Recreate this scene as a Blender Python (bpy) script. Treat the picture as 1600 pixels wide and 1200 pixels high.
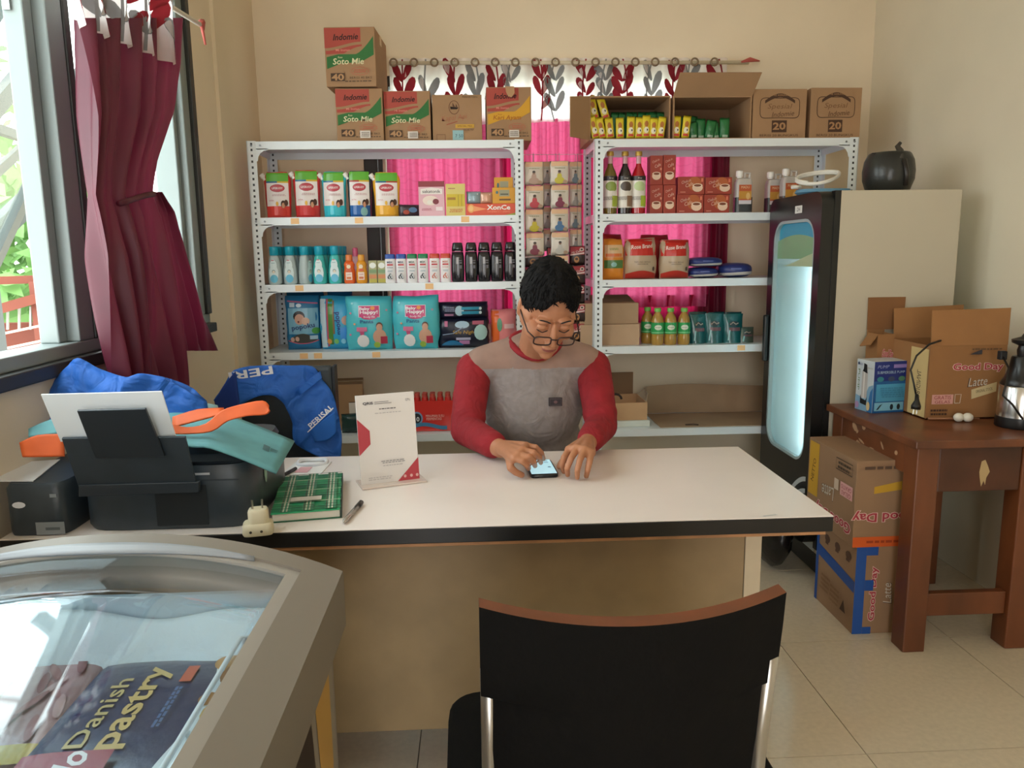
import bpy, bmesh, math, random
from mathutils import Vector as V, Matrix, noise, Euler
random.seed(7)
RAD = math.radians; PI = math.pi
S = bpy.context.scene; COL = S.collection
for o in list(bpy.data.objects): bpy.data.objects.remove(o)

# ---------------------------------------------------------------- camera
FPX, PITCH, YAW, ROLL, CAMH = 1200.0, RAD(9.5), RAD(2.6), RAD(.75), 1.33
CF = V((math.sin(YAW)*math.cos(PITCH), math.cos(YAW)*math.cos(PITCH), -math.sin(PITCH)))
_R0 = V((math.cos(YAW), -math.sin(YAW), 0)); _U0 = _R0.cross(CF)
CR = math.cos(ROLL)*_R0 - math.sin(ROLL)*_U0; CU = math.sin(ROLL)*_R0 + math.cos(ROLL)*_U0
CAM = V((0, 0, CAMH))
cd = bpy.data.cameras.new('camera'); cam = bpy.data.objects.new('camera', cd); COL.objects.link(cam)
cd.sensor_width = 36; cd.lens = 36*FPX/1600; cd.clip_start = .05
mw = Matrix.Identity(4)
for i in range(3):
    mw[i][0] = CR[i]; mw[i][1] = CU[i]; mw[i][2] = -CF[i]; mw[i][3] = CAM[i]
cam.matrix_world = mw; S.camera = cam
def PX(px, py, x=None, y=None, z=None):
    """point where the ray through a photo pixel meets a plane of the room"""
    d = CF + CR*((px-800)/FPX) - CU*((py-600)/FPX)
    if x is not None: t = (x-CAM.x)/d.x
    elif y is not None: t = (y-CAM.y)/d.y
    else: t = (z-CAM.z)/d.z
    return CAM + d*t

# ---------------------------------------------------------------- light
w = bpy.data.worlds.new('overcast_sky'); S.world = w; w.use_nodes = True
wn = w.node_tree.nodes; wl = w.node_tree.links; bg = wn['Background']
tc = wn.new('ShaderNodeTexCoord'); sp = wn.new('ShaderNodeSeparateXYZ'); rp = wn.new('ShaderNodeValToRGB')
wl.new(tc.outputs['Generated'], sp.inputs[0]); wl.new(sp.outputs['Z'], rp.inputs[0]); wl.new(rp.outputs[0], bg.inputs[0])
rp.color_ramp.elements[0].color = (.93, .93, .92, 1); rp.color_ramp.elements[1].color = (.88, .93, .97, 1)
bg.inputs[1].default_value = 5.2
def portal(loc, rot, sx, sy):
    l = bpy.data.lights.new('window_portal', 'AREA'); l.shape = 'RECTANGLE'; l.size = sx; l.size_y = sy
    l.cycles.is_portal = True
    o = bpy.data.objects.new('window_portal', l); COL.objects.link(o); o.location = loc; o.rotation_euler = rot
portal((-1.22, 1.85, 1.85), (0, -PI/2, 0), 1.7, 2.6)
portal((-.05, -1.85, 1.05), (PI/2, 0, 0), 1.1, 2.1)
portal((.36, 4.1, 1.6), (-PI/2, 0, 0), 1.8, 1.2)
S.view_settings.view_transform = 'Standard'; S.view_settings.look = 'None'
S.view_settings.gamma = 1; S.view_settings.use_curve_mapping = False
S.view_settings.exposure = .6
S.cycles.max_bounces = 10; S.cycles.diffuse_bounces = 6; S.cycles.transparent_max_bounces = 16

# ---------------------------------------------------------------- materials
def lin(h):
    h = h.lstrip('#'); h = h if len(h) == 6 else ''.join(q*2 for q in h); c = [int(h[i:i+2], 16)/255 for i in (0, 2, 4)]
    return [x/12.92 if x <= .04045 else ((x+.055)/1.055)**2.4 for x in c] + [1]
MC = {}
def M(h, rough=.55, metal=0., var=0., scale=12., bump=0., spec=.5, emit=0., coat=0., stretch=None, trans=0., sss=0.):
    k = (h, rough, metal, var, scale, bump, spec, emit, coat, stretch, trans, sss)
    if k in MC: return MC[k]
    m = bpy.data.materials.new('m_'+h); m.use_nodes = True; nt = m.node_tree; b = nt.nodes['Principled BSDF']; L = nt.links
    c = lin(h); b.inputs['Base Color'].default_value = c; b.inputs['Roughness'].default_value = rough
    b.inputs['Metallic'].default_value = metal; b.inputs['Specular IOR Level'].default_value = spec
    b.inputs['Coat Weight'].default_value = coat; b.inputs['Coat Roughness'].default_value = .1
    if trans: b.inputs['Transmission Weight'].default_value = trans
    if sss:
        b.inputs['Subsurface Weight'].default_value = sss; b.inputs['Subsurface Radius'].default_value = (.01, .004, .002)
    if emit: b.inputs['Emission Color'].default_value = c; b.inputs['Emission Strength'].default_value = emit
    if var or bump:
        t = nt.nodes.new('ShaderNodeTexCoord'); n = nt.nodes.new('ShaderNodeTexNoise')
        n.inputs['Scale'].default_value = scale; n.inputs['Detail'].default_value = 5
        if stretch:
            mp = nt.nodes.new('ShaderNodeMapping'); mp.inputs['Scale'].default_value = stretch
            L.new(t.outputs['Object'], mp.inputs[0]); L.new(mp.outputs[0], n.inputs[0])
        else: L.new(t.outputs['Object'], n.inputs[0])
        if var:
            r = nt.nodes.new('ShaderNodeValToRGB'); L.new(n.outputs[0], r.inputs[0]); L.new(r.outputs[0], b.inputs['Base Color'])
            r.color_ramp.elements[0].position = .3; r.color_ramp.elements[1].position = .7
            r.color_ramp.elements[0].color = [x*(1-var) for x in c[:3]]+[1]; r.color_ramp.elements[1].color = [min(1, x*(1+var)) for x in c[:3]]+[1]
        if bump:
            bp = nt.nodes.new('ShaderNodeBump'); bp.inputs['Strength'].default_value = bump; bp.inputs['Distance'].default_value = .01
            L.new(n.outputs[0], bp.inputs['Height']); L.new(bp.outputs[0], b.inputs['Normal'])
    MC[k] = m; return m
def glass(name, tint=(1, 1, 1, 1), rough=.02, refl=1.0):
    m = bpy.data.materials.new(name); m.use_nodes = True; nt = m.node_tree; nt.nodes.clear(); L = nt.links
    o = nt.nodes.new('ShaderNodeOutputMaterial'); mx = nt.nodes.new('ShaderNodeMixShader'); tr = nt.nodes.new('ShaderNodeBsdfTransparent')
    gl = nt.nodes.new('ShaderNodeBsdfGlossy'); lw_ = nt.nodes.new('ShaderNodeLayerWeight'); pw_ = nt.nodes.new('ShaderNodeMath'); pw_.operation = 'POWER'; mu = nt.nodes.new('ShaderNodeMath'); mu.operation = 'MULTIPLY_ADD'
    tr.inputs[0].default_value = tint; gl.inputs['Roughness'].default_value = rough; lw_.inputs[0].default_value = .5; pw_.inputs[1].default_value = 4.; mu.inputs[1].default_value = .9*refl; mu.inputs[2].default_value = .05*refl
    L.new(lw_.outputs['Facing'], pw_.inputs[0]); L.new(pw_.outputs[0], mu.inputs[0]); L.new(mu.outputs[0], mx.inputs[0]); L.new(tr.outputs[0], mx.inputs[1]); L.new(gl.outputs[0], mx.inputs[2]); L.new(mx.outputs[0], o.inputs[0])
    return m
def cloth(name, h, transl=.5, var=.12, scale=9, rough=.8, swirl=None, sheen=0, th=None, wrinkle=0.):
    m = bpy.data.materials.new(name); m.use_nodes = True; nt = m.node_tree; L = nt.links; b = nt.nodes['Principled BSDF']; out = nt.nodes['Material Output']
    c = lin(h); b.inputs['Roughness'].default_value = rough
    t = nt.nodes.new('ShaderNodeTexCoord'); n = nt.nodes.new('ShaderNodeTexNoise'); n.inputs['Scale'].default_value = scale; L.new(t.outputs['Object'], n.inputs[0])
    r = nt.nodes.new('ShaderNodeValToRGB'); r.color_ramp.elements[0].position = .35; r.color_ramp.elements[1].position = .65
    r.color_ramp.elements[0].color = [x*(1-var) for x in c[:3]]+[1]; r.color_ramp.elements[1].color = [min(1, x*(1+var)) for x in c[:3]]+[1]
    L.new(n.outputs[0], r.inputs[0]); col = r.outputs[0]
    if swirl:      # woven damask curls: rings of a distorted wave
        wv = nt.nodes.new('ShaderNodeTexWave'); wv.wave_type = 'RINGS'; wv.inputs['Scale'].default_value = swirl; wv.inputs['Distortion'].default_value = 9
        wv.inputs['Detail'].default_value = 1; wv.inputs['Detail Scale'].default_value = 1.5; L.new(t.outputs['Object'], wv.inputs[0])
        r2 = nt.nodes.new('ShaderNodeValToRGB'); r2.color_ramp.elements[0].color = (.86, .78, .82, 1); r2.color_ramp.elements[0].position = .02; r2.color_ramp.elements[1].color = (1, 1, 1, 1); r2.color_ramp.elements[1].position = .16
        L.new(wv.outputs[1], r2.inputs[0]); mx = nt.nodes.new('ShaderNodeMix'); mx.data_type = 'RGBA'; mx.blend_type = 'MULTIPLY'; mx.inputs[0].default_value = 1
        L.new(col, mx.inputs[6]); L.new(r2.outputs[0], mx.inputs[7]); col = mx.outputs[2]
    L.new(col, b.inputs['Base Color'])
    if wrinkle:
        nz = nt.nodes.new('ShaderNodeTexNoise'); nz.inputs['Scale'].default_value = 16; nz.inputs['Detail'].default_value = 2; nz.inputs['Distortion'].default_value = 1.2; L.new(t.outputs['Object'], nz.inputs[0])
        bp = nt.nodes.new('ShaderNodeBump'); bp.inputs['Strength'].default_value = wrinkle; bp.inputs['Distance'].default_value = .02; L.new(nz.outputs[0], bp.inputs['Height']); L.new(bp.outputs[0], b.inputs['Normal'])
    if transl:
        tl = nt.nodes.new('ShaderNodeBsdfTranslucent'); ms = nt.nodes.new('ShaderNodeMixShader'); ms.inputs[0].default_value = transl
        if th: tl.inputs[0].default_value = lin(th)
        else: L.new(col, tl.inputs[0])
        L.new(b.outputs[0], ms.inputs[1]); L.new(tl.outputs[0], ms.inputs[2]); L.new(ms.outputs[0], out.inputs[0])
    return m

# ---------------------------------------------------------------- mesh builder
class MB:
    def __init__(s): s.v = []; s.f = []; s.mi = []; s.mats = []
    def _m(s, m):
        if m not in s.mats: s.mats.append(m)
        return s.mats.index(m)
    def add(s, vs, fs, m):
        b = len(s.v); s.v += [tuple(q) for q in vs]; k = s._m(m)
        for f in fs: s.f.append(tuple(b+i for i in f)); s.mi.append(k)
        return s
    def box(s, x0, x1, y0, y1, z0, z1, m, mtx=None):
        vs = [V((x, y, z)) for z in (z0, z1) for y in (y0, y1) for x in (x0, x1)]
        if mtx: vs = [mtx @ q for q in vs]
        return s.add(vs, [(0, 2, 3, 1), (4, 5, 7, 6), (0, 1, 5, 4), (2, 6, 7, 3), (0, 4, 6, 2), (1, 3, 7, 5)], m)
    def lathe(s, prof, m, seg=16, c=(0, 0), sx=1, sy=1):
        vs = []; fs = []; n = len(prof)
        for r, z in prof:
            for i in range(seg):
                a = 2*PI*i/seg; vs.append((c[0]+sx*r*math.cos(a), c[1]+sy*r*math.sin(a), z))
        for j in range(n-1):
            for i in range(seg): fs.append((j*seg+i, j*seg+(i+1) % seg, (j+1)*seg+(i+1) % seg, (j+1)*seg+i))
        fs.append(tuple(reversed(range(seg)))); fs.append(tuple((n-1)*seg+i for i in range(seg)))
        return s.add(vs, fs, m)
    def rrect(s, prof, m, n=5, c=(0, 0), p=4.):
        """loft of superellipse sections: prof = [(half_w, half_d, z)]"""
        vs = []; fs = []; seg = 4*n; N = len(prof)
        for a_, b_, z in prof:
            for i in range(seg):
                a = 2*PI*(i+.5)/seg; ca, sa = math.cos(a), math.sin(a)
                vs.append((c[0]+a_*abs(ca)**(2/p)*(1 if ca > 0 else -1), c[1]+b_*abs(sa)**(2/p)*(1 if sa > 0 else -1), z))
        for j in range(N-1):
            for i in range(seg): fs.append((j*seg+i, j*seg+(i+1) % seg, (j+1)*seg+(i+1) % seg, (j+1)*seg+i))
        fs.append(tuple(reversed(range(seg)))); fs.append(tuple((N-1)*seg+i for i in range(seg)))
        return s.add(vs, fs, m)
    def tube(s, path, r, m, seg=8, closed=False, flat=1.):
        path = [V(q) for q in path]; n = len(path); vs = []; fs = []
        rr = r if isinstance(r, (list, tuple)) else [r]*n
        up = V((0, 0, 1)); prev = None
        for i, q in enumerate(path):
            a = path[(i-1) % n] if (closed or i > 0) else q; b = path[(i+1) % n] if (closed or i < n-1) else q
            t = (b-a).normalized()
            if prev is None:
                u = t.cross(up)
                if u.length < .1: u = t.cross(V((1, 0, 0)))
            else: u = prev - t*prev.dot(t)
            u.normalize(); prev = u.copy(); ww = t.cross(u)
            for k in range(seg):
                an = 2*PI*k/seg; vs.append(q + u*(rr[i]*math.cos(an)) + ww*(rr[i]*flat*math.sin(an)))
        for j in range(n if closed else n-1):
            for k in range(seg): fs.append((j*seg+k, j*seg+(k+1) % seg, ((j+1) % n)*seg+(k+1) % seg, ((j+1) % n)*seg+k))
        if not closed: fs.append(tuple(reversed(range(seg)))); fs.append(tuple((n-1)*seg+k for k in range(seg)))
        return s.add(vs, fs, m)
    def bar(s, a, b, wd, m, h=None):
        a = V(a); b = V(b); t = (b-a).normalized(); u = t.cross(V((0, 0, 1)))
        if u.length < .1: u = t.cross(V((0, 1, 0)))
        u.normalize(); n = t.cross(u); h = h or wd; vs = []
        for q in (a, b):
            for i, j in ((-1, -1), (1, -1), (1, 1), (-1, 1)): vs.append(q+u*(i*wd/2)+n*(j*h/2))
        return s.add(vs, [(3, 2, 1, 0), (4, 5, 6, 7), (0, 1, 5, 4), (1, 2, 6, 5), (2, 3, 7, 6), (3, 0, 4, 7)], m)
    def prism(s, poly, fn, a, b, m):
        """2-D outline extruded; fn(u, v, t) gives the point"""
        n = len(poly); vs = [fn(u, v, a) for u, v in poly]+[fn(u, v, b) for u, v in poly]
        return s.add(vs, [tuple(range(n)), tuple(reversed(range(n, 2*n)))]+[(i, n+i, n+(i+1) % n, (i+1) % n) for i in range(n)], m)
    def grid(s, nu, nv, fn, m, cu=False):
        vs = [fn(i/nu, j/nv) for j in range(nv+1) for i in range(nu+1)]
        return s.add(vs, [(j*(nu+1)+i, j*(nu+1)+i+1, (j+1)*(nu+1)+i+1, (j+1)*(nu+1)+i) for j in range(nv) for i in range(nu)], m)
    def sphere(s, c, r, m, seg=14, rings=9, fn=None):
        c = V(c); r = r if isinstance(r, (tuple, list)) else (r, r, r); vs = []; fs = []
        for j in range(rings+1):
            t = PI*j/rings
            for i in range(seg):
                a = 2*PI*i/seg; d = V((math.sin(t)*math.cos(a), math.sin(t)*math.sin(a), math.cos(t)))
                k = fn(d) if fn else 1
                vs.append(c+V((d.x*r[0]*k, d.y*r[1]*k, d.z*r[2]*k)))
        for j in range(rings):
            for i in range(seg): fs.append((j*seg+i, (j+1)*seg+i, (j+1)*seg+(i+1) % seg, j*seg+(i+1) % seg))
        return s.add(vs, fs, m)
    def build(s, name, parent=None, loc=(0, 0, 0), rz=0, smooth=False, bevel=0, solid=0, sub=0, fix=True, **tagkw):
        me = bpy.data.meshes.new(name); me.from_pydata(s.v, [], s.f)
        for m in s.mats: me.materials.append(m)
        me.polygons.foreach_set('material_index', s.mi)
        if fix:
            bm = bmesh.new(); bm.from_mesh(me); bmesh.ops.remove_doubles(bm, verts=bm.verts, dist=1e-6)
            bmesh.ops.recalc_face_normals(bm, faces=bm.faces); bm.to_mesh(me); bm.free()
        if smooth:
            me.polygons.foreach_set('use_smooth', [True]*len(me.polygons))
            if smooth is not True: me.set_sharp_from_angle(angle=RAD(smooth))
        o = bpy.data.objects.new(name, me); COL.objects.link(o); o.location = loc; o.rotation_euler = (0, 0, rz)
        if parent: o.parent = parent
        if solid: md = o.modifiers.new('solid', 'SOLIDIFY'); md.thickness = solid; md.offset = 0
        if bevel:
            md = o.modifiers.new('bevel', 'BEVEL'); md.width = bevel; md.segments = 2; md.limit_method = 'ANGLE'
        if sub: md = o.modifiers.new('sub', 'SUBSURF'); md.levels = sub; md.render_levels = sub
        tag(o, **tagkw); return o
def tag(o, label=None, cat=None, group=None, kind=None):
    if label: o['label'] = label
    if cat: o['category'] = cat
    if group: o['group'] = group
    if kind: o['kind'] = kind
    return o
def empty(name, loc=(0, 0, 0), rz=0, **k):
    o = bpy.data.objects.new(name, None); COL.objects.link(o); o.location = loc; o.rotation_euler = (0, 0, rz); o.empty_display_size = .05
    return tag(o, **k)
def dup(o, loc=None, rz=None, parent=None, label=None):
    c = o.copy(); COL.objects.link(c)
    if parent: c.parent = parent
    if loc is not None: c.location = loc
    if rz is not None: c.rotation_euler = (0, 0, rz)
    if label: c['label'] = label
    for ch in [q for q in bpy.data.objects if q.parent == o]: dup(ch, parent=c)
    return c
def at(o, loc, rz=0, label=None):
    o.location = loc; o.rotation_euler = (0, 0, rz)
    if label: o['label'] = label
    return o

# ---------------------------------------------------------------- print (flat lettering and shapes laid on a surface)
TC = {}
def textmesh(t, bold=0., shear=0.):
    k = (t, bold, shear)
    if k in TC: return TC[k]
    cu = bpy.data.curves.new('t', 'FONT'); cu.body = t; cu.resolution_u = 2; cu.offset = bold; cu.shear = shear; cu.fill_mode = 'FRONT'
    o = bpy.data.objects.new('t', cu); me = o.to_mesh()
    vs = [q.co.copy() for q in me.vertices]; fs = [tuple(p.vertices) for p in me.polygons]; o.to_mesh_clear()
    bpy.data.objects.remove(o); bpy.data.curves.remove(cu)
    if vs:
        x0 = min(q.x for q in vs); x1 = max(q.x for q in vs); y0 = min(q.y for q in vs); y1 = max(q.y for q in vs)
        vs = [((q.x-(x0+x1)/2)/(y1-y0), (q.y-(y0+y1)/2)/(y1-y0)) for q in vs]; TC[k] = (vs, fs, (x1-x0)/(y1-y0))
    else: TC[k] = ([], [], 1)
    return TC[k]
class PR:
    def __init__(s, surf=None, nrm=(0, -1, 0), gap=.0006, rough=.5, sub=1):
        s.surf = surf or (lambda a, b: V((a, 0, b))); s.n = V(nrm); s.b = MB(); s.k = 0; s.gap = gap; s.r = rough; s.sub = sub
    def _put(s, pts, fs, col):
        s.k += 1; o = s.n*(s.gap+.00025*s.k)
        m = col if not isinstance(col, str) else M(col, s.r)
        s.b.add([V(s.surf(a, c))+o for a, c in pts], fs, m); return s
    def rect(s, x0, z0, x1, z1, col, n=0, m=0):
        n = n or s.sub; m = m or s.sub
        pts = [(x0+(x1-x0)*i/n, z0+(z1-z0)*j/m) for j in range(m+1) for i in range(n+1)]
        return s._put(pts, [(j*(n+1)+i, j*(n+1)+i+1, (j+1)*(n+1)+i+1, (j+1)*(n+1)+i) for j in range(m) for i in range(n)], col)
    def ell(s, cx, cz, rx, rz, col, n=18, rot=0):
        pts = [(cx, cz)]; cr, sr = math.cos(RAD(rot)), math.sin(RAD(rot)); fs = []
        for k in range(1, s.sub+1):
            for i in range(n):
                a = 2*PI*i/n; x, y = rx*k/s.sub*math.cos(a), rz*k/s.sub*math.sin(a); pts.append((cx+x*cr-y*sr, cz+x*sr+y*cr))
        for k in range(s.sub):
            for i in range(n):
                j = (i+1) % n
                fs.append((0, 1+i, 1+j) if k == 0 else (1+(k-1)*n+i, 1+k*n+i, 1+k*n+j, 1+(k-1)*n+j))
        return s._put(pts, fs, col)
    def poly(s, pts, col): return s._put(pts, [tuple(range(len(pts)))], col)
    def line(s, pts, wd, col, closed=False):
        n = len(pts); vs = []; fs = []
        for i in range(n):
            a = pts[(i-1) % n] if (closed or i) else pts[i]; b = pts[(i+1) % n] if (closed or i < n-1) else pts[i]
            dx, dy = b[0]-a[0], b[1]-a[1]; l = math.hypot(dx, dy) or 1
            vs += [(pts[i][0]-dy/l*wd/2, pts[i][1]+dx/l*wd/2), (pts[i][0]+dy/l*wd/2, pts[i][1]-dx/l*wd/2)]
        for i in range(n if closed else n-1): j = (i+1) % n; fs.append((2*i, 2*i+1, 2*j+1, 2*j))
        return s._put(vs, fs, col)
    def band(s, x0, x1, lo, hi, col, n=16):
        """area between two curves lo(t), hi(t), t in 0..1 across x0..x1"""
        pts = []; m = s.sub
        for j in range(m+1):
            for i in range(n+1): t = i/n; pts.append((x0+(x1-x0)*t, lo(t)+(hi(t)-lo(t))*j/m))
        return s._put(pts, [(j*(n+1)+i, j*(n+1)+i+1, (j+1)*(n+1)+i+1, (j+1)*(n+1)+i) for j in range(m) for i in range(n)], col)
    def text(s, t, cx, cz, h, col, wd=None, rot=0, bold=.0, shear=0., maxw=None):
        vs, fs, asp = textmesh(t, bold, shear); sx = h if wd is None else wd/asp
        if maxw and sx*asp > maxw: sx = maxw/asp
        c, q = math.cos(RAD(rot)), math.sin(RAD(rot))
        return s._put([(cx+x*sx*c-y*h*q, cz+x*sx*q+y*h*c) for x, y in vs], fs, col)
    def scrib(s, cx, cz, wd, h, col, n=3):
        """lines of print too small to read, as thin broken bars"""
        for k in range(n):
            z = cz+h/2-(k+.5)*h/n; x = cx-wd/2*(.8+.2*random.random())
            while x < cx+wd/2*.9:
                l = wd*(.06+.12*random.random()); s.rect(x, z-h/n*.28, min(x+l, cx+wd/2), z+h/n*.28, col); x += l+wd*.03
        return s
    def build(s, name='printed_front', parent=None, **k): return s.b.build(name, parent, fix=False, **k)
# ================================================================ the room
XL, XR, YB, YF, ZC = -1.05, 2.0, 3.95, -1.8, 2.9
WALL = M('#e6d6bc', .85, var=.045, scale=2.2, bump=.03)
WALLR = M('#dcd2bc', .85, var=.04, scale=2.2, bump=.03)
TILE = M('#d6cab4', .16, var=.05, scale=60)
fl = MB().box(XL-.15, XR+.15, YF-.15, YB+.15, -.12, -.006, M('#7d7464', .8, var=.1, scale=30)).build('floor', kind='structure')
tx = [XL]+[1.02+.6*k for k in range(-4, 3) if XL < 1.02+.6*k < XR]+[XR]; ty = [YF]+[2.42+.6*k for k in range(-7, 4) if YF < 2.42+.6*k < YB]+[YB]
for a, b in zip(tx, tx[1:]):
    for c, d in zip(ty, ty[1:]):
        t = MB().box(-(b-a)/2+.0015, (b-a)/2-.0015, -(d-c)/2+.0015, (d-c)/2-.0015, -.01, 0, TILE).build('floor_tile', fl, ((a+b)/2, (c+d)/2, 0))
MB().box(XL-.15, XR+.15, YF-.15, YB+.15, ZC, ZC+.1, M('#f0ead8', .9)).build('ceiling', kind='structure')
def wall(name, axis, p0, p1, u0, u1, hole, m):
    """slab between p0 and p1 along its normal, running u0..u1, with one opening (u, u, z, z)"""
    b = MB(); cells = [(u0, u1, 0, ZC)]
    if hole: a, c, e, g = hole; cells = [(u0, a, 0, ZC), (c, u1, 0, ZC), (a, c, 0, e), (a, c, g, ZC)]
    for a, c, e, g in cells:
        if c-a < 1e-4 or g-e < 1e-4: continue
        if axis == 'x': b.box(p0, p1, a, c, e, g, m)
        else: b.box(a, c, p0, p1, e, g, m)
    return b.build(name, kind='structure', fix=True)
W1 = (.5, 3.09, 1.05, 2.45); W2 = (-.54, 1.28, .99, 2.2)
wall('wall_back', 'y', YB, YB+.15, XL-.15, XR+.15, W2, WALL)
wall('wall_left', 'x', XL-.15, XL, YF, YB, W1, WALL)
wall('wall_right', 'x', XR, XR+.15, YF, YB, None, WALLR)
wall('wall_front', 'y', YF-.15, YF, XL-.15, XR+.15, (-.6, .5, 0, 2.1), WALL)
# shallow corner column beside the shelves
MB().box(XL, XL+.015, 3.36, YB, 0, ZC, M('#e2d2b8', .85, var=.04, scale=2)).build('trim_1', kind='structure')

# ---- window_1, aluminium, in the left wall, top-hung sashes pushed open
ALU = M('#8d9897', .45, .1); ALUX = M('#434b4a', .5); ALUD = M('#3b3d3c', .5, .2); GL = glass('window_glass', (.93, .98, .97, 1), .02, .6)
w1 = empty('window_1', (XL-.05, 0, 0), kind='structure')
def frm(name, y0, y1, z0, z1, x0=-.04, x1=.05, m=ALU): return MB().box(x0, x1, y0, y1, z0, z1, m).build(name, w1, bevel=.004)
frm('window_sill', W1[0], W1[1], 1.05, 1.085, -.06, .075, ALUD)
frm('window_rail', W1[0], W1[1], 1.085, 1.12); frm('window_rail', W1[0], W1[1], 2.4, 2.45)
for y0, y1, m, xa, xb in ((3.055, 3.09, ALUD, -.06, .06), (2.99, 3.055, ALU, -.04, .045), (2.955, 2.985, ALU, -.06, .02), (2.16, 2.19, ALUD, -.04, .055), (2.08, 2.16, ALU, -.04, .05), (2.035, 2.075, ALU, -.03, .02), (.5, .56, ALU, -.04, .05), (1.12, 1.2, ALU, -.04, .05)):
    frm('window_post', y0, y1, 1.12, 2.4, xa, xb, m)
def sash(y0, y1, ang):
    zt = 2.39; h = 1.25; dx, dz = -math.sin(RAD(ang)), -math.cos(RAD(ang)); P = lambda y, s: V((-.05+dx*s, y, zt+dz*s))
    fr = MB()
    fr.bar(P(y0, 0), P(y0, h), .045, ALUX, .03); fr.bar(P(y1, 0), P(y1, h), .045, ALUX, .03); fr.bar(P(y0, .02), P(y1, .02), .03, ALUX, .045); fr.bar(P(y0, h), P(y1, h), .03, ALUX, .045)
    o = fr.build('sash_frame', w1)
    MB().add([P(y0, 0), P(y1, 0), P(y1, h), P(y0, h)], [(0, 1, 2, 3)], GL).build('pane', w1, solid=.004)
    for y in (y0, y1):
        s = MB().bar((-.02, y, zt-.42), P(y, .62), .016, M('#c9cfcf', .35, .7), .006).bar((-.015, y, zt-.02), (-.015, y, zt-.46), .018, M('#aab0ae', .4, .6), .006).build('stay_arm', w1)
sash(1.22, 2.03, 28); sash(2.2, 2.94, 30); sash(.57, 1.1, 27)

# ---- window_2, dark frame behind the pink curtains in the back wall
DK = M('#2c2622', .5); w2 = empty('window_2', (0, YB+.06, 0), kind='structure')
for x0, x1, z0, z1 in ((-.54, -.475, .99, 2.2), (-.47, -.405, 1.03, 2.16), (1.215, 1.28, .99, 2.2), (1.15, 1.21, 1.03, 2.16), (.05, .13, 1.03, 2.16), (.62, .7, 1.03, 2.16), (-.54, 1.28, .99, 1.04), (-.54, 1.28, 2.15, 2.2)):
    MB().box(x0, x1, -.05, .03, z0, z1, DK).build('window_frame', w2, bevel=.003)
for x0, x1 in ((-.405, .05), (.13, .62), (.7, 1.15)): MB().box(x0, x1, -.004, .004, 1.04, 2.15, GL).build('pane', w2)

# ================================================================ outside the left window
MB().box(-14, -1.25, -6, 14, -.3, -.2, M('#d8d6cf', .9, var=.05, scale=2)).build('ground', kind='structure')
MB().box(-9, 9, 4.2, 14, -.31, -.21, M('#c9d2c0', .9, var=.1, scale=2)).build('ground', kind='structure')
TER = M('#6a3322', .7, var=.08, scale=6)
rl = empty('ramp_railing', (-3.6, 5, -.2), label='terracotta painted ramp railing with wire infill outside the left window', cat='railing')
def rel(b): return V(b)-V((-3.6, 5, -.2))
p0, p1 = PX(-60, 440, y=5.), PX(200, 432, y=5.3)
MB().bar(rel(p0), rel(p1), .05, TER).build('top_rail', rl)
p0, p1 = PX(-60, 500, y=4.9), PX(200, 425, y=5.2); MB().bar(rel(p0), rel(p1), .11, TER, .06).build('slanted_rail', rl)
q0, q1 = PX(-80, 508, y=5.05), PX(200, 500, y=5.3); q2, q3 = PX(200, 545, y=5.3), PX(-80, 563, y=5.05)
MB().prism([(0, 0), (1, 0), (1, 1), (0, 1)], lambda u, v, t: rel((q0*(1-u)+q1*u)*(1-v)+(q3*(1-u)+q2*u)*v+V((0, t, 0))), 0, .08, TER).build('infill_panel', rl)
for px in (-50, 58, 160):
    a = PX(px, 440, y=5.06); MB().bar(rel(a), rel(V((a.x, a.y, -.2))), .07, TER).build('post', rl)
for k in range(14):
    a = PX(-60+18*k, 486-1.2*k, y=5.04); c = PX(-60+18*k, 515, y=5.04); MB().bar(rel(a), rel(c), .012, M('#9a9f98', .5)).build('infill_wire', rl)
for dy in (0, 24):
    a, c = PX(-60, 545+dy-10, y=4.7), PX(200, 490+dy-10, y=4.9); MB().bar(rel(a), rel(c), .014, M('#e9b9a4', .6)).build('hand_wire', rl)
tr = empty('roof_truss', (-3, 4.2, -.2), label='pale steel roof struts crossing outside the left window', cat='truss')
for (a, c, wd) in (((-40, 205), (60, 85), .07), ((-40, 190), (70, 226), .045), ((-40, 300), (70, 200), .04), ((-40, 395), (90, 270), .09), ((-40, 60), (60, -90), .07)):
    MB().bar(PX(*a, y=3.9)-V((-3, 4.2, -.2)), PX(*c, y=4.3)-V((-3, 4.2, -.2)), wd, M('#363e3d', .6)).build('strut', tr)
MB().bar(PX(-45, 300, y=3.95)-V((-3, 4.2, -.2)), V((PX(-45, 300, y=3.95).x+3, -.25, 0)), .1, M('#363e3d', .6)).build('post', tr)
def tree(loc, rad, h, hexc, label):
    o = empty('leafy_tree', loc, label=label, cat='tree')
    MB().tube([(0, 0, 0), (.05, .03, h*.5), (0, .05, h)], [.09, .07, .03], M('#6b5a48', .9), 7).build('trunk', o, smooth=True)
    b = MB(); m = M(hexc, .7, var=.3, scale=3)
    for k in range(900):
        d = V((random.gauss(0, 1), random.gauss(0, 1), random.gauss(0, 1))).normalized()*random.random()**.33
        c = V((d.x*rad, d.y*rad, h+d.z*rad*.8)); u = V((random.gauss(0, 1), random.gauss(0, 1), random.gauss(0, 1))).normalized(); v = u.orthogonal().normalized(); l = .07+.07*random.random()
        b.add([c-u*l, c+v*l*.5, c+u*l, c-v*l*.5], [(0, 1, 2, 3)], m)
    b.build('foliage', o, fix=False, kind='stuff')
tree((-5.2, 7.2, -.2), 1.5, 2.6, '#5c8a44', 'bright green tree seen through the leftmost window bay')
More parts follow.
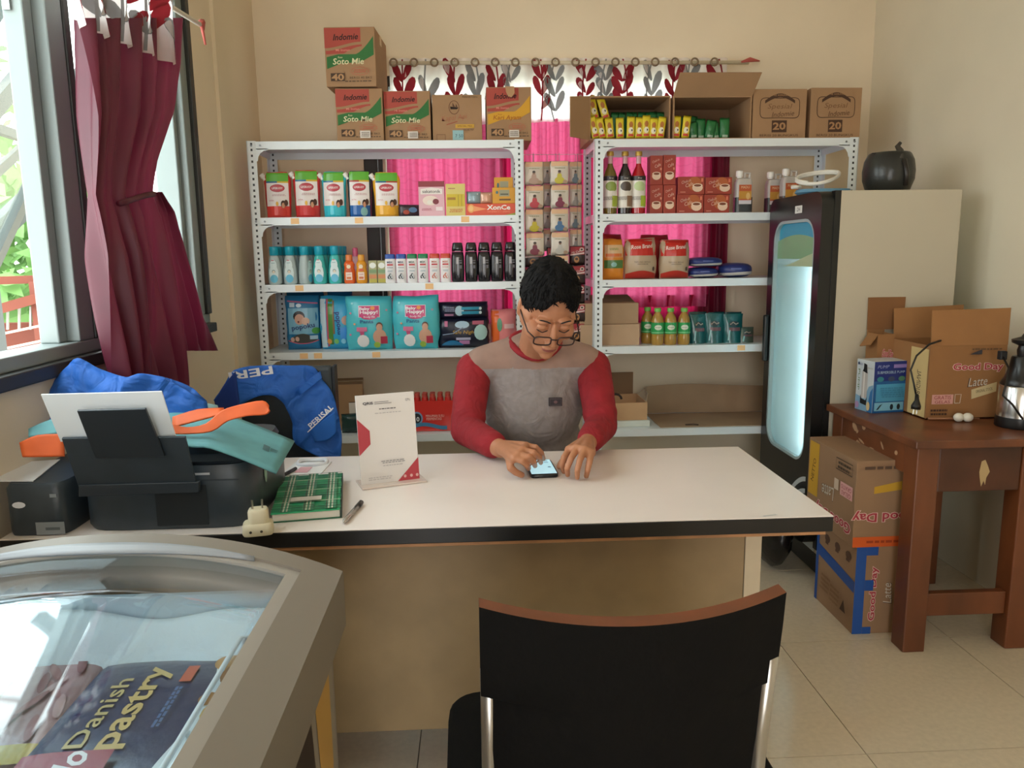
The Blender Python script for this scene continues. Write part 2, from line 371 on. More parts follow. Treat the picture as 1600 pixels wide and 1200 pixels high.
tree((-3.2, 6.2, -.2), .9, 1.5, '#5f8a48', 'small green tree seen beside the maroon curtain')
MB().box(-9, -6.5, 8.5, 8.8, -.2, 2.2, M('#e8e8e2', .8)).build('boundary_wall', label='pale boundary wall beyond the ramp outside', cat='wall')

# ================================================================ curtains
def interp(tab, t):
    for (a, va), (b, vb) in zip(tab, tab[1:]):
        if t <= b: k = (t-a)/(b-a); return va+(vb-va)*k
    return tab[-1][1]
MAR = cloth('maroon_satin', '#561529', .1, .15, 6, .5, th='#8e2446'); VAL = cloth('white_cotton', '#f3eae8', .6, .03, 20, .8)
LR, LG = cloth('red_leaf', '#8e1f2c', .3), cloth('grey_leaf', '#8d8d90', .3)
def foldsheet(name, parent, le, re, y0, y1, xw, amp, nf, mat, nu=70, nv=60, ph=0, org=V((0, 0, 0)), dir_='x', tight=None):
    """cloth hung on the plane x = xw (or y): left and right outline per photo row, folds across"""
    def fn(u, v):
        py = y0+(y1-y0)*v; px = interp(le, py)*(1-u)+interp(re, py)*u
        q = PX(px, py, x=xw) if dir_ == 'x' else PX(px, py, y=xw)
        a = amp*(tight(py) if tight else 1); d = a*(math.sin(nf*2*PI*u+ph+1.2*math.sin(v*3))+.35*math.sin(nf*4.7*PI*u+v*5))
        return (q+(V((d, 0, 0)) if dir_ == 'x' else V((0, d, 0))))-org
    b = MB().grid(nu, nv, fn, mat); o = b.build(name, parent, smooth=True, fix=False); return o, fn
# left maroon curtain, gathered by a tie
cl = empty('tied_curtain', (-.95, 2.6, .9), label='maroon satin curtain tied back at the left window', cat='curtain'); og = V((-.95, 2.6, .9))
le = [(-80, 112), (0, 118), (60, 122), (300, 137), (420, 150), (575, 170), (640, 178)]
re = [(-80, 272), (100, 270), (170, 262), (250, 240), (300, 236), (340, 246), (600, 286), (640, 288)]
foldsheet('curtain_main', cl, le, re, 28, 640, -.93, .034, 4.5, MAR, nu=110, org=og, tight=lambda y: interp([(0, 1), (180, 1), (305, .45), (400, 1), (700, 1.1)], y))
foldsheet('curtain_tail', cl, [(300, 232), (552, 277)], [(300, 240), (330, 262), (400, 285), (552, 336)], 300, 548, -.955, .02, 2.5, MAR, nu=40, nv=40, org=og)
MB().tube([PX(px, py, x=-.9)-og for px, py in ((186, 318), (200, 314), (215, 309), (228, 305), (240, 303))], .008, MAR, 8).build('tie_band', cl, smooth=True)
vt = empty('patterned_valance', (-.92, 2.6, 2.0), label='white valance with red and grey leaves above the maroon curtain', cat='valance'); ov = V((-.92, 2.6, 2.0))
lev = [(-90, 100), (0, 106), (100, 122)]; rev = [(-90, 275), (100, 272)]
def vrow(u, v):   # lower hem drops towards the camera-far side
    pb = 30+72*u**.8; py = -90+(pb+90)*v; px = interp(lev, py)*(1-u)+interp(rev, py)*u; q = PX(px, py, x=-.905)
    return q+V((.02*math.sin(4.5*2*PI*u+1.2*math.sin(3*v)), 0, 0))-ov
MB().grid(70, 16, vrow, VAL).build('valance_cloth', vt, smooth=True, fix=False)
def leaves(parent, fn, nrm, us, n_stem, su, sv):
    b = MB(); mats = (LR, LG); n = V(nrm)
    for k in range(n_stem):
        u0 = us[0]+(us[1]-us[0])*(k+.2+.6*random.random())/n_stem; mt = mats[k % 2]; bend = random.uniform(-.02, .02)
        st = [(u0+bend*math.sin(t*3), .02+.96*t) for t in [i/8 for i in range(9)]]
        for a, c in zip(st, st[1:]):
            b.add([fn(max(0, min(1, a[0]-su*.05)), a[1])+n*.002, fn(max(0, min(1, a[0]+su*.05)), a[1])+n*.002, fn(max(0, min(1, c[0]+su*.05)), c[1])+n*.002, fn(max(0, min(1, c[0]-su*.05)), c[1])+n*.002], [(0, 1, 2, 3)], mt)
        for j in range(4):
            for sg in (-1, 1):
                v0 = .1+.24*j+random.uniform(-.03, .03); an = sg*RAD(38+random.uniform(-12, 12)); L_ = random.uniform(.8, 1.15); pts = []
                if random.random() < .12: continue
                for i in range(12):
                    a = 2*PI*i/12; lx = .5+.5*math.cos(a); ly = .4*math.sin(a)*(.5+.6*lx)
                    x = lx*math.sin(an)+ly*math.cos(an)*.6; y = -(lx*math.cos(an)-ly*math.sin(an)*.6)
                    pts.append((u0+x*su*L_, v0+y*sv*L_))
                if min(p[0] for p in pts) < .003 or max(p[0] for p in pts) > .997 or min(p[1] for p in pts) < 0 or max(p[1] for p in pts) > 1: continue
                b.add([fn(*p)+n*.003 for p in pts], [tuple(range(12))], mt)
    return b.build('leaf_print', parent, fix=False, smooth=True, kind='stuff')
leaves(vt, vrow, (1, 0, 0), (.02, .98), 8, .14, .3)
rod1 = empty('curtain_rod', (-.93, 2.6, 2.2), label='thin white curtain rod with a red ribbon end at the left window', cat='rod')
r0, r1 = PX(150, -60, x=-.93), PX(312, 38, x=-.93); MB().tube([r0-rod1.location, r1-rod1.location], .008, M('#e8e3d8', .4), 8).build('rod', rod1, smooth=True)
MB().tube([r1-rod1.location, r1-rod1.location+V((.0, .02, .012)), r1-rod1.location+V((0, .035, -.01))], [.008, .014, .004], M('#b5564c', .7), 7).tube([r1-rod1.location+V((0, .02, 0)), r1-rod1.location+V((.0, .045, -.055))], [.006, .004], M('#b5564c', .7), 6).build('ribbon', rod1, smooth=True)

# back curtains
PINK = cloth('pink_damask', '#cc5282', .34, .06, 6, .45, swirl=8, th='#c4527a'); MAR2 = cloth('wine_curtain', '#7c1335', .3, .15, 6, .6, th='#c01c50')
def bcurt(label, px0, px1, zt, zb, Y, mat, nf, cat='curtain', name='back_curtain', am=.016):
    x0, x1 = PX(px0, 300, y=Y).x, PX(px1, 300, y=Y).x; o = V(((x0+x1)/2, Y, zb))
    def fn(u, v): return V((x0+(x1-x0)*u, Y+am*math.sin(nf*2*PI*u+1.5*math.sin(2.2*v)+px0)+.4*am*math.sin(nf*5.1*PI*u), zt+(zb-zt)*v))-o
    return MB().grid(int(14*nf)+10, 14, fn, mat).build(name, None, tuple(o), smooth=True, fix=False, label=label, cat=cat, group='curtains over the back window')
bcurt('pink damask curtain panel behind the shampoo and soap shelves', 606, 786, 1.985, .99, 3.905, PINK, 6)
bcurt('wine red curtain strip beside the left shelf unit right post', 782, 822, 1.985, .99, 3.92, MAR2, 2)
bcurt('pink damask curtain strip seen between the two shelf units', 820, 908, 1.985, 1.0, 3.905, PINK, 4)
bcurt('wine red curtain strip beside the right shelf unit left post', 904, 944, 1.985, .99, 3.92, MAR2, 2)
bcurt('pink damask curtain panel behind the syrup bottles', 940, 1106, 1.985, 1.06, 3.905, PINK, 5)
bcurt('wine red curtain strip at the far right of the back window', 1095, 1140, 1.985, .98, 3.92, MAR2, 2)
bcurt('wine red curtain hem hanging below the right pink panel', 940, 1110, 1.12, .98, 3.925, MAR2, 5)
bcurt('narrow white lace edge left of the pink curtain', 600, 616, 1.985, .99, 3.925, cloth('lace', '#efe3d6', .5), 2)
bv = empty('patterned_valance', (.36, 3.89, 1.98), label='long white valance with red and grey leaves over the back window', cat='valance')
vx0, vx1 = PX(608, 100, y=3.89).x, PX(1136, 100, y=3.89).x
def bvf(u, v): return V((vx0+(vx1-vx0)*u, 3.885+.013*math.sin(17*2*PI*u+.6*math.sin(3*v)), 2.262-(.3+.008*math.sin(9*u))*v))-V((.36, 3.89, 1.98))
MB().grid(190, 12, bvf, VAL).build('valance_cloth', bv, smooth=True, fix=False)
leaves(bv, bvf, (0, -1, 0), (.01, .99), 15, .046, .38)
zr = 2.238
rod2 = empty('curtain_rod', (.36, 3.87, zr), label='cream curtain rod threaded through valance rings over the back window', cat='rod')
MB().tube([(vx0-.36, 0, 0), (vx1+.1-.36, 0, 0)], .009, M('#d8cdb4', .45), 8).build('rod', rod2, smooth=True)
for k in range(17):
    u = (k+.25)/17; x = vx0+(vx1-vx0)*u-.36
    MB().tube([(x+.017*math.cos(a), -.012, .017*math.sin(a)) for a in [2*PI*i/12 for i in range(12)]], .0045, M('#8a7660', .35, .5), 6, closed=True).build('ring', rod2, smooth=True)
MB().tube([(vx1+.06-.36, -.01, 0), (vx1+.1-.36, -.012, .01), (vx1+.15-.36, -.01, .004)], [.004, .012, .003], M('#b5564c', .7), 6).build('ribbon', rod2, smooth=True)
# ================================================================ shelf units
WMET = M('#dfe6ea', .35, .1)
def holed():
    m = bpy.data.materials.new('perforated_white_steel'); m.use_nodes = True; nt = m.node_tree; b = nt.nodes['Principled BSDF']; L = nt.links
    b.inputs['Roughness'].default_value = .35; t = nt.nodes.new('ShaderNodeTexCoord'); s = nt.nodes.new('ShaderNodeSeparateXYZ'); L.new(t.outputs['Object'], s.inputs[0])
    def mt(op, a, v=None):
        n = nt.nodes.new('ShaderNodeMath'); n.operation = op
        for i, q in enumerate((a, v)):
            if q is None: continue
            if isinstance(q, (int, float)): n.inputs[i].default_value = q
            else: L.new(q, n.inputs[i])
        return n.outputs[0]
    z = mt('LESS_THAN', mt('ABSOLUTE', mt('SUBTRACT', mt('FRACT', mt('MULTIPLY', s.outputs[2], 41)), .5)), .2)
    x = mt('LESS_THAN', mt('ABSOLUTE', s.outputs[0]), .0042); y = mt('LESS_THAN', mt('ABSOLUTE', s.outputs[1]), .0042)
    k = mt('MULTIPLY', z, x); mx = nt.nodes.new('ShaderNodeMix'); mx.data_type = 'RGBA'; L.new(k, mx.inputs[0])
    mx.inputs[6].default_value = lin('#dfe6ea'); mx.inputs[7].default_value = lin('#2a2c2e'); L.new(mx.outputs[2], b.inputs['Base Color']); return m
HOL = holed(); SHY, SHD = 3.48, .36; SZ = [1.828, 1.507, 1.215, .911, .52, .12]
def unit(label, x0, x1, stickers):
    u = empty('metal_shelf_unit', ((x0+x1)/2, SHY+SHD/2, 0), label=label, cat='shelf unit', group='slotted white shelf units'); hw = (x1-x0)/2; hd = SHD/2
    for sx in (-1, 1):
        for sy in (-1, 1):
            b = MB(); b.box(-.019, .019, -.0015, .0015, 0, 1.83, HOL); b.box(sx*.019-.0015, sx*.019+.0015, -.0015 if sy < 0 else -.038, .038 if sy < 0 else .0015, 0, 1.83, WMET)
            b.build('post', u, (sx*(hw-.02), sy*hd, 0), fix=False)
    for k, z in enumerate(SZ):
        b = MB().box(-hw+.005, hw-.005, -hd+.004, hd-.004, z-.004, z, WMET); b.box(-hw+.036, hw-.036, -hd-.001, -hd+.004, z-.034, z, WMET); b.box(-hw+.03, hw-.03, hd-.005, hd, z-.034, z, WMET)
        b.box(-hw+.004, -hw+.008, -hd+.004, hd-.004, z-.034, z, WMET); b.box(hw-.008, hw-.004, -hd+.004, hd-.004, z-.034, z, WMET)
        s = b.build('shelf', u, fix=False)
        for sx in (-1, 1):
            pts = [(0, 0), (.052, 0), (.052, -.006)]+[(.052-.046*math.sin(RAD(a)), -.052+.046*math.cos(RAD(a))) for a in (0, 22, 45, 67, 90)]+[(0, -.052)]
            MB().prism(pts, lambda a, c, t: V((sx*(hw-.037-a), t, z-.03+c)), -hd-.001, -hd+.002, WMET).build('gusset', u)
            for bx in (.012, .05): MB().lathe([(.0045, 0), (.0045, .003)], M('#8a9094', .4, .8), 8).build('bolt', u, (sx*(hw-.02-bx+.012), -hd-.004, z-.017)).rotation_euler = (PI/2, 0, 0)
        for px, py in stickers.get(k, []):
            x = PX(px, py, y=SHY).x-(x0+x1)/2
            MB().box(x-.018, x+.018, -hd-.0022, -hd-.001, z-.029, z-.004, M('#f2c48c', .6)).build('price_sticker', u)
    return u
XA0, XA1 = -.972, .222; XB0, XB1 = .535, 1.72
unit('white slotted metal shelf unit holding soap and shampoo, left', XA0, XA1, {1: [(461, 346), (561, 345), (727, 345)], 2: [(468, 452), (671, 450)], 3: [(475, 556), (497, 555), (588, 554)]})
unit('white slotted metal shelf unit holding syrup and flour, right', XB0, XB1, {3: [(1158, 543)]})

# ================================================================ desk
LAM = M('#e6dcd6', .28, var=.015, scale=8); PANEL = M('#927c5c', .6, var=.12, scale=9); BLK = M('#161412', .4, var=.2, scale=30); OAK = M('#b07f55', .55, var=.15, scale=20)
DX0, DX1, DY0, DY1 = -1.02, .785, 1.6, 2.23
dk = empty('counter_desk', (0, 1.9, 0), label='white topped office desk with black edge band', cat='desk'); do = V((0, 1.9, 0))
def dbox(n, x0, x1, y0, y1, z0, z1, m, bev=.002): return MB().box(x0, x1, y0-1.9, y1-1.9, z0, z1, m).build(n, dk, bevel=bev)
dbox('desk_top', DX0, DX1, DY0, DY1, .7475, .75, LAM, .0008); dbox('edge_band', DX0, DX1, DY0, DY1, .713, .7474, BLK); dbox('sub_top', DX0+.01, DX1-.012, DY0+.008, DY1-.01, .703, .7129, OAK)
dbox('front_panel', -.95, .63, 1.72, 1.738, .19, .703, PANEL)
for x in (-.968, .632): dbox('side_panel', x, x+.04, 1.72, 2.16, 0, .703, M('#c3b398', .6, var=.08, scale=9))
MB().add([V((x, y, .7506)) for x, y in ((.63, -.293), (.665, -.285), (.66, -.28), (.628, -.288))], [(0, 1, 2, 3)], M('#bbb', .5)).build('scuff', dk)

# ================================================================ glass-door fridge, door turned to the left
FRW = M('#bfb6a2', .5, var=.03, scale=3); FRB = M('#141616', .3)
fx0, fx1, fy0, fy1, fz = 1.376, 1.87, 2.935, 3.46, 1.558
fr = empty('display_fridge', ((fx0+fx1)/2, (fy0+fy1)/2, 0), label='tall white display fridge with black framed glass door', cat='fridge'); fo = V(((fx0+fx1)/2, (fy0+fy1)/2, 0))
def fb(n, x0, x1, y0, y1, z0, z1, m, bev=.004, par=None): return MB().box(x0-fo.x, x1-fo.x, y0-fo.y, y1-fo.y, z0, z1, m).build(n, par or fr, bevel=bev)
LIN = M('#dfeff2', .4)
FROST = glass('frosted_glass', (.62, .74, .77, 1), .12, .5)
_nt = FROST.node_tree; _o = [n for n in _nt.nodes if n.type == 'OUTPUT_MATERIAL'][0]; _s = _o.inputs[0].links[0].from_socket; _m = _nt.nodes.new('ShaderNodeMixShader'); _m.inputs[0].default_value = .55; _d = _nt.nodes.new('ShaderNodeBsdfTranslucent'); _d.inputs[0].default_value = (.85, .95, .97, 1)
_nt.links.new(_s, _m.inputs[1]); _nt.links.new(_d.outputs[0], _m.inputs[2]); _nt.links.new(_m.outputs[0], _o.inputs[0])   # misted pane: part clear, part scattering
fb('side_panel', fx0, fx1, fy0, fy0+.03, .1, fz, FRW); fb('side_panel', fx0, fx1, fy1-.03, fy1, .1, fz, FRW); fb('back_panel', fx1-.03, fx1, fy0+.03, fy1-.03, .1, fz, LIN)
fb('top_panel', fx0, fx1-.03, fy0+.03, fy1-.03, fz-.04, fz-.002, FRW); fb('floor_panel', fx0, fx1-.03, fy0+.03, fy1-.03, .1, .28, LIN); fb('plinth', fx0+.02, fx1-.02, fy0+.02, fy1-.02, 0, .1, FRB)
for z in (.55, .85, 1.12): fb('wire_rack', fx0+.08, fx1-.04, fy0+.03, fy1-.03, z, z+.006, M('#e8eef0', .4))
MB().box(fx0+.03-fo.x, fx0+.045-fo.x, fy0+.033-fo.y, fy0+.045-fo.y, .35, 1.46, M('#e4f6fb', .4, emit=22.)).build('light_tube', fr)
# door: frame with rounded opening
yo0, yo1, zo0, zo1, rr = fy0+.055, fy1-.055, .47, 1.46, .09
def rr_pts(a0, a1, b0, b1, r, n=6):
    P = []
    for cx, cy, s in ((a1-r, b1-r, 0), (a0+r, b1-r, 90), (a0+r, b0+r, 180), (a1-r, b0+r, 270)):
        for i in range(n+1): a = RAD(s+90*i/n); P.append((cx+r*math.cos(a), cy+r*math.sin(a)))
    return P
inn = rr_pts(yo0, yo1, zo0, zo1, rr); out = rr_pts(fy0+.002, fy1-.002, .14, fz, .05)
def bridge(b, A, B, fn, x0, x1, m):
    n = len(A); vs = [fn(*q, x0) for q in A]+[fn(*q, x0) for q in B]+[fn(*q, x1) for q in A]+[fn(*q, x1) for q in B]; fs = []
    for i in range(n): j = (i+1) % n; fs += [(i, j, n+j, n+i), (2*n+i, 3*n+i, 3*n+j, 2*n+j), (i, 2*n+i, 2*n+j, j), (n+i, n+j, 3*n+j, 3*n+i)]
    b.add(vs, fs, m)
dr = empty('door', (0, 0, 0)); dr.parent = fr
b = MB(); bridge(b, inn, out, lambda y, z, x: V((x-fo.x, y-fo.y, z)), fx0-.052, fx0-.004, FRB); b.build('door_frame', dr, smooth=40)
b = MB(); bridge(b, rr_pts(yo0+.012, yo1-.012, zo0+.012, zo1-.012, rr-.012), rr_pts(yo0-.004, yo1+.004, zo0-.004, zo1+.004, rr), lambda y, z, x: V((x-fo.x, y-fo.y, z)), fx0-.05, fx0-.02, M('#9fb3b5', .4)); b.build('gasket', dr, smooth=40)
MB().prism(rr_pts(yo0, yo1, zo0, zo1, rr-.002), lambda y, z, x: V((x-fo.x, y-fo.y, z)), fx0-.034, fx0-.03, FROST).build('door_glass', dr)
# printed header: hills under a blue sky on the inside of the glass
ph = PR(lambda a, c: V((fx0-.035-fo.x, a-fo.y, c)), (-1, 0, 0), rough=.4)
ph.band(yo0+.03, yo1-.03, lambda t: 1.32, lambda t: 1.452-.02*abs(2*t-1)**6, '#2b9fc0'); ph.band(yo0+.005, yo1-.005, lambda t: 1.3, lambda t: 1.36+.04*math.sin(2.4*t+.4), '#7fae86'); ph.band(yo0+.002, yo1-.002, lambda t: 1.27, lambda t: 1.3+.03*math.sin(3*t+2.0), '#b5c6a0')
ph.build('printed_header', dr)
MB().box(fx0-.075-fo.x, fx0-.052-fo.x, fy1-.05-fo.y, fy1-.025-fo.y, .84, 1.05, FRB).build('handle', dr, bevel=.006)
ps = PR(lambda a, c: V((fx0-.052-fo.x, a-fo.y, c)), (-1, 0, 0)); ps.rect(fy0+.18, 1.485, fy0+.25, 1.515, '#e8e8e4'); ps.text('HG', fy0+.215, 1.5, .016, '#222'); ps.build('sticker', dr)
pw = PR(lambda a, c: V((fx0-.052-fo.x, a-fo.y, c)), (-1, 0, 0))
for k in (0, 1): pw.band(fy0+.02, fy0+.22, lambda t: .41-.05*k-.12*(t-.1)**2-.07*t, lambda t: .425-.05*k-.12*(t-.1)**2-.06*t+.004, '#c9cfd0')
pw.build('printed_swoosh', dr)
MB().box(fx0-.004-fo.x, fx0+.02-fo.x, fy0-.001-fo.y, fy0+.03-fo.y, .12, fz, FRB).build('black_trim', fr)
# black bag hanging low in front of the fridge door
b = MB(); b.sphere((0, 0, .16), (.075, .15, .15), M('#0d0d0e', .25, bump=.6, scale=14), 18, 12, lambda d: 1+.08*noise.noise(d*3)); b.sphere((0, .02, .31), (.03, .05, .05), M('#0d0d0e', .25, bump=.6, scale=14))
b.build('plastic_bag', None, (1.24, 3.08, 0), smooth=True, label='black plastic bag on the floor below the fridge door', cat='bag')

# ================================================================ worn wooden table at the right
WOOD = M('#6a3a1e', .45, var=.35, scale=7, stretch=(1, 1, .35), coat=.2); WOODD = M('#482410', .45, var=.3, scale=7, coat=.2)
tb = empty('wooden_table', (1.68, 2.66, 0), label='worn varnished wooden table by the right wall', cat='table'); to = V((1.68, 2.66, 0)); TX0, TX1, TY0, TY1 = 1.378, 1.985, 2.295, 2.925; TZ = .735
def tbx(n, x0, x1, y0, y1, z0, z1, m=WOOD): return MB().box(x0-to.x, x1-to.x, y0-to.y, y1-to.y, z0, z1, m).build(n, tb, bevel=.004)
tbx('table_top', TX0, TX1, TY0, TY1, .708, .735); lw = .075
for x in (TX0+.025, 1.755):
    for y in (TY0+.03, TY1-lw-.01): tbx('leg', x, x+lw, y, y+lw, 0, .707)
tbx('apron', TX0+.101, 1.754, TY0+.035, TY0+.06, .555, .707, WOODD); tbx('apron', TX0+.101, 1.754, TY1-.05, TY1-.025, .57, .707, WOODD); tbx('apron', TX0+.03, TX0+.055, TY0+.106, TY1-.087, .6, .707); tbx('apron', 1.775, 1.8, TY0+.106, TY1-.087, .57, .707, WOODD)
tbx('stretcher', TX0+.101, 1.754, TY0+.045, TY0+.075, .12, .2)
pk = PR(lambda a, c: V((a-to.x, TY0+.035-to.y, c)), rough=.8); pk.poly([(1.62, .655), (1.632, .66), (1.642, .64), (1.65, .62), (1.64, .6), (1.638, .575), (1.632, .59), (1.625, .57), (1.618, .6), (1.615, .62)], '#b49a6e')
pk.build('chipped_paint', tb)
for k in range(9):
    pk = PR(lambda a, c: V((TX0+.03-to.x, a-to.y, c)), (-1, 0, 0), rough=.8); pk.ell(random.uniform(2.44, 2.75), random.uniform(.61, .7), random.uniform(.006, .024), random.uniform(.004, .014), '#b08a68', 7, rot=random.uniform(0, 180)); pk.build('chipped_paint', tb)

# ================================================================ visitor chair with its back to the camera
CHB = M('#0b0a09', .85, var=.15, scale=60, bump=.1, spec=.15); CHW = M('#6b3a20', .35, var=.2, scale=14); STL = M('#b9b6b0', .3, .9)
vc = empty('visitor_chair', (.215, 1.11, 0), RAD(1), label='black padded chair with silver frame, back to the camera', cat='chair')
def backp(u, v, t):   # u across, v 0 bottom..1 top, t 0 rear (camera) .. 1 front
    x = (u-.5)*.442*(1 if v > .62 else .93); y = -.1-.055*(1-(2*u-1)**2)+.06*(1-v)+.03*t+.006*u; z = .47+.365*v+.012*(2*u-1)**2*(v > .9)
    return V((x, y+.0, z))
prof = [0, .1, .25, .4, .55, .61, .625, .75, .9, .985, 1.0]; b = MB(); nu = 24
for t in (0, 1):
    vs = [backp(i/nu, v, t) for v in prof for i in range(nu+1)]; n1 = nu+1
    b.add(vs, [(j*n1+i, j*n1+i+1, (j+1)*n1+i+1, (j+1)*n1+i) for j in range(len(prof)-1) for i in range(nu)], CHB)
top = [backp(i/nu, 1, 0) for i in range(nu+1)]+[backp(i/nu, 1, 1) for i in range(nu+1)]
for edge in ([(0, v) for v in prof], [(1, v) for v in prof]):
    vs = [backp(u, v, t) for u, v in edge for t in (0, 1)]; b.add(vs, [(2*i, 2*i+1, 2*i+3, 2*i+2) for i in range(len(edge)-1)], CHB)
vs = [backp(i/nu, 0, t) for i in range(nu+1) for t in (0, 1)]; b.add(vs, [(2*i, 2*i+1, 2*i+3, 2*i+2) for i in range(nu)], CHB)
b.add(top, [(i, i+1, nu+2+i, nu+1+i) for i in range(nu)], CHW)
b.build('backrest', vc, smooth=35)
MB().rrect([(.265, .215, .42), (.28, .23, .427), (.28, .23, .455), (.272, .222, .465)], CHB, 8, (0, .1), 9).build('seat', vc, smooth=50)
for s in (-1, 1):
    MB().tube([(s*.209, -.075, .74), (s*.209, -.05, .6), (s*.209, -.035, .44), (s*.215, -.16, .0)], .0125, STL, 10).build('rear_leg', vc, smooth=True)
    MB().tube([(s*.212, -.035, .425), (s*.215, .29, .425), (s*.215, .33, .4), (s*.215, .35, 0)], .0125, STL, 10).build('front_leg', vc, smooth=True)
MB().tube([(-.21, -.15, .2), (.21, -.15, .2)], .01, STL, 8).build('stretcher', vc, smooth=True)
# ================================================================ goods: builders (origin at the base centre, front towards -y)
CARD = M('#a07c5a', .8, var=.07, scale=5, bump=.05); CARDD = M('#7d5f44', .85, var=.1, scale=5)
def dims(l, r, t, zb, Y, py=None):
    py = py or 400; a, b = PX(l, py, y=Y).x, PX(r, py, y=Y).x; return (a+b)/2, b-a, PX((l+r)/2, t, y=Y).z-zb
def pillow(w, h, d, m, prof=None, p=.55, nu=14, nv=16, edge=None, wob=.025):
    prof = prof or (lambda v: (1-abs(2*v-1)**4)**.6); edge = edge or (lambda v: 1); sd = random.uniform(0, 50)
    def surf(x, z):
        v = max(0, min(1, z/h)); u = max(0, 1-(2*x/(w*edge(v)))**2 if w else 0); return V((x, -d/2*prof(v)*u**p, z))
    b = MB()
    for sg in (1, -1):
        def fn(u, v):
            # denser columns near the side seams
            uu = .5-.5*math.cos(PI*u); q = surf((uu-.5)*w*edge(v), v*h); k = wob*noise.noise(V((sd, 4*v, 2*uu))); return V((q.x*(1+k*2*abs(2*uu-1)), sg*q.y*(1+.0*k), q.z+(h*k*.6*v**4)))
        b.grid(nu, nv, fn, m)
    return b, surf
def boxsurf(d): return lambda a, c: V((a, -d/2, c))
def cylsurf(r): return lambda a, c: V((r*math.sin(a/r), -r*math.cos(a/r), c))
class CPR(PR):   # print that wraps a round bottle: normal turns with it
    def __init__(s, rad, **k): PR.__init__(s, **k); s.rad = rad if callable(rad) else (lambda z: rad)
    def _put(s, pts, fs, col):
        s.k += 1; m = col if not isinstance(col, str) else M(col, s.r); vs = []
        for a, c in pts: r = s.rad(c); an = a/max(r, .004); rr = r+s.gap+.0003*s.k; vs.append(V((rr*math.sin(an), -rr*math.cos(an), c)))
        s.b.add(vs, fs, m); return s
    def rect(s, x0, z0, x1, z1, col, n=18, m=1): return PR.rect(s, x0, z0, x1, z1, col, n, m)
def carton(name, label, w, d, h, loc, rz=0, m=None, cat='carton', group=None):
    m = m or CARD; o = MB().box(-w/2, w/2, -d/2, d/2, 0, h, m).build(name, None, loc, rz, bevel=.002, label=label, cat=cat, group=group)
    MB().box(-w/2-.0004, w/2+.0004, -.022, .022, h-.04, h+.0006, M('#c9ad84', .35)).build('packing_tape', o); return o
def burst(p, cx, cz, rx, rz, col, n=14):
    pts = []
    for i in range(2*n+1): a = PI*i/n; k = 1 if i % 2 else .8; pts.append((cx+rx*k*math.cos(a), cz+rz*k*math.sin(a)))
    p.line(pts, .0022, col)
def noodle(label, l, r, t, zb, Y, rz=0, flav='Soto Mie', green='#2f6b35', tc='#d9d2a8', bar=False, patch=False, d=.3):
    xc, w, h = dims(l, r, t, zb, Y); o = carton('noodle_carton', label, w, d, h, (xc, Y+d/2, zb), rz, group='instant noodle cartons on the left shelf top')
    p = PR(boxsurf(d), rough=.75); X = lambda a: (a-.5)*w; Z = lambda a: a*h; red = '#a8483c'
    p.band(X(.0), X(.72), lambda t_: Z(.70+.05*math.sin(PI*(t_-.5))), lambda t_: Z(.985), red)
    p.band(X(.02), X(.74), lambda t_: Z(.545+.10*max(0, math.sin(PI*(t_-.5)))+.03*t_), lambda t_: Z(.655+.05*math.sin(PI*(t_-.5))), red)
    p.band(X(.03), X(.97), lambda t_: Z(.30+.1*min(1, 3*t_)+.13*max(0, t_-.7)/.3), lambda t_: Z(.50+.045*min(1, 4*t_)+.3*max(0, t_-.62)**1.4/.26), green)
    p.text('Indomie', X(.42), Z(.835), h*.105, '#2a1512', wd=w*.5, rot=2, shear=.3, bold=.02)
    p.text('Mi Instan', X(.36), Z(.615), h*.04, '#d98a7c', wd=w*.28, bold=.01)
    p.text('Rasa', X(.3), Z(.495), h*.032, tc, shear=.2); p.text(flav, X(.46), Z(.425), h*.105, tc, wd=w*.62, shear=.15, bold=.015)
    burst(p, X(.68), Z(.26), w*.2, h*.075, '#b5654e'); p.scrib(X(.68), Z(.26), w*.26, h*.07, '#b5654e', 2)
    p.rect(X(.1), Z(.09), X(.38), Z(.225), '#4a3728'); p.text('40', X(.24), Z(.157), h*.115, '#b0865f', wd=w*.25, bold=.03)
    p.text('BERISI 40 BKS', X(.7), Z(.145), h*.035, '#4a3728', wd=w*.44); p.scrib(X(.66), Z(.085), w*.56, h*.03, '#5a4434', 1)
    if bar: p.rect(X(.5), Z(.06), X(.72), Z(.2), '#d8cec4'); p.scrib(X(.61), Z(.13), w*.18, h*.1, '#8a8078', 3)
    if patch: p.poly([(X(.42), Z(1)), (X(.62), Z(1)), (X(.63), Z(.88)), (X(.56), Z(.8)), (X(.48), Z(.82)), (X(.44), Z(.9))], '#b48b64')
    p.build('printed_front', o); return o
Zt = SZ[0]; Yt = 3.5
b1 = noodle('carton with green band at the bottom left of the shelf top stack', 536, 607, 138, Zt, Yt, bar=True)
z1 = Zt+PX(571, 138, y=Yt).z-Zt
noodle('carton with green band stacked highest, touching bare wall', 526, 602, 42, PX(565, 136, y=Yt).z+.001, Yt-.005, RAD(-3))
noodle('carton with green band between another noodle carton and the plain ship carton', 609, 679, 142, Zt, Yt+.02, bar=True)
noodle('carton with yellow band and torn top print, rightmost of the noodle cartons', 764, 832, 136, Zt, Yt+.01, 0, 'Kari Ayam', '#cf9a2c', '#a8641c', bar=True, patch=True)
xc, w, h = dims(682, 757, 148, Zt, Yt+.02); d = .28
o = carton('ship_logo_carton', 'plain brown carton with a sailing ship roundel and blue price sticker', w, d, h, (xc, Yt+.02+d/2, Zt)); p = PR(boxsurf(d), rough=.75); X = lambda a: (a-.5)*w; Z = lambda a: a*h
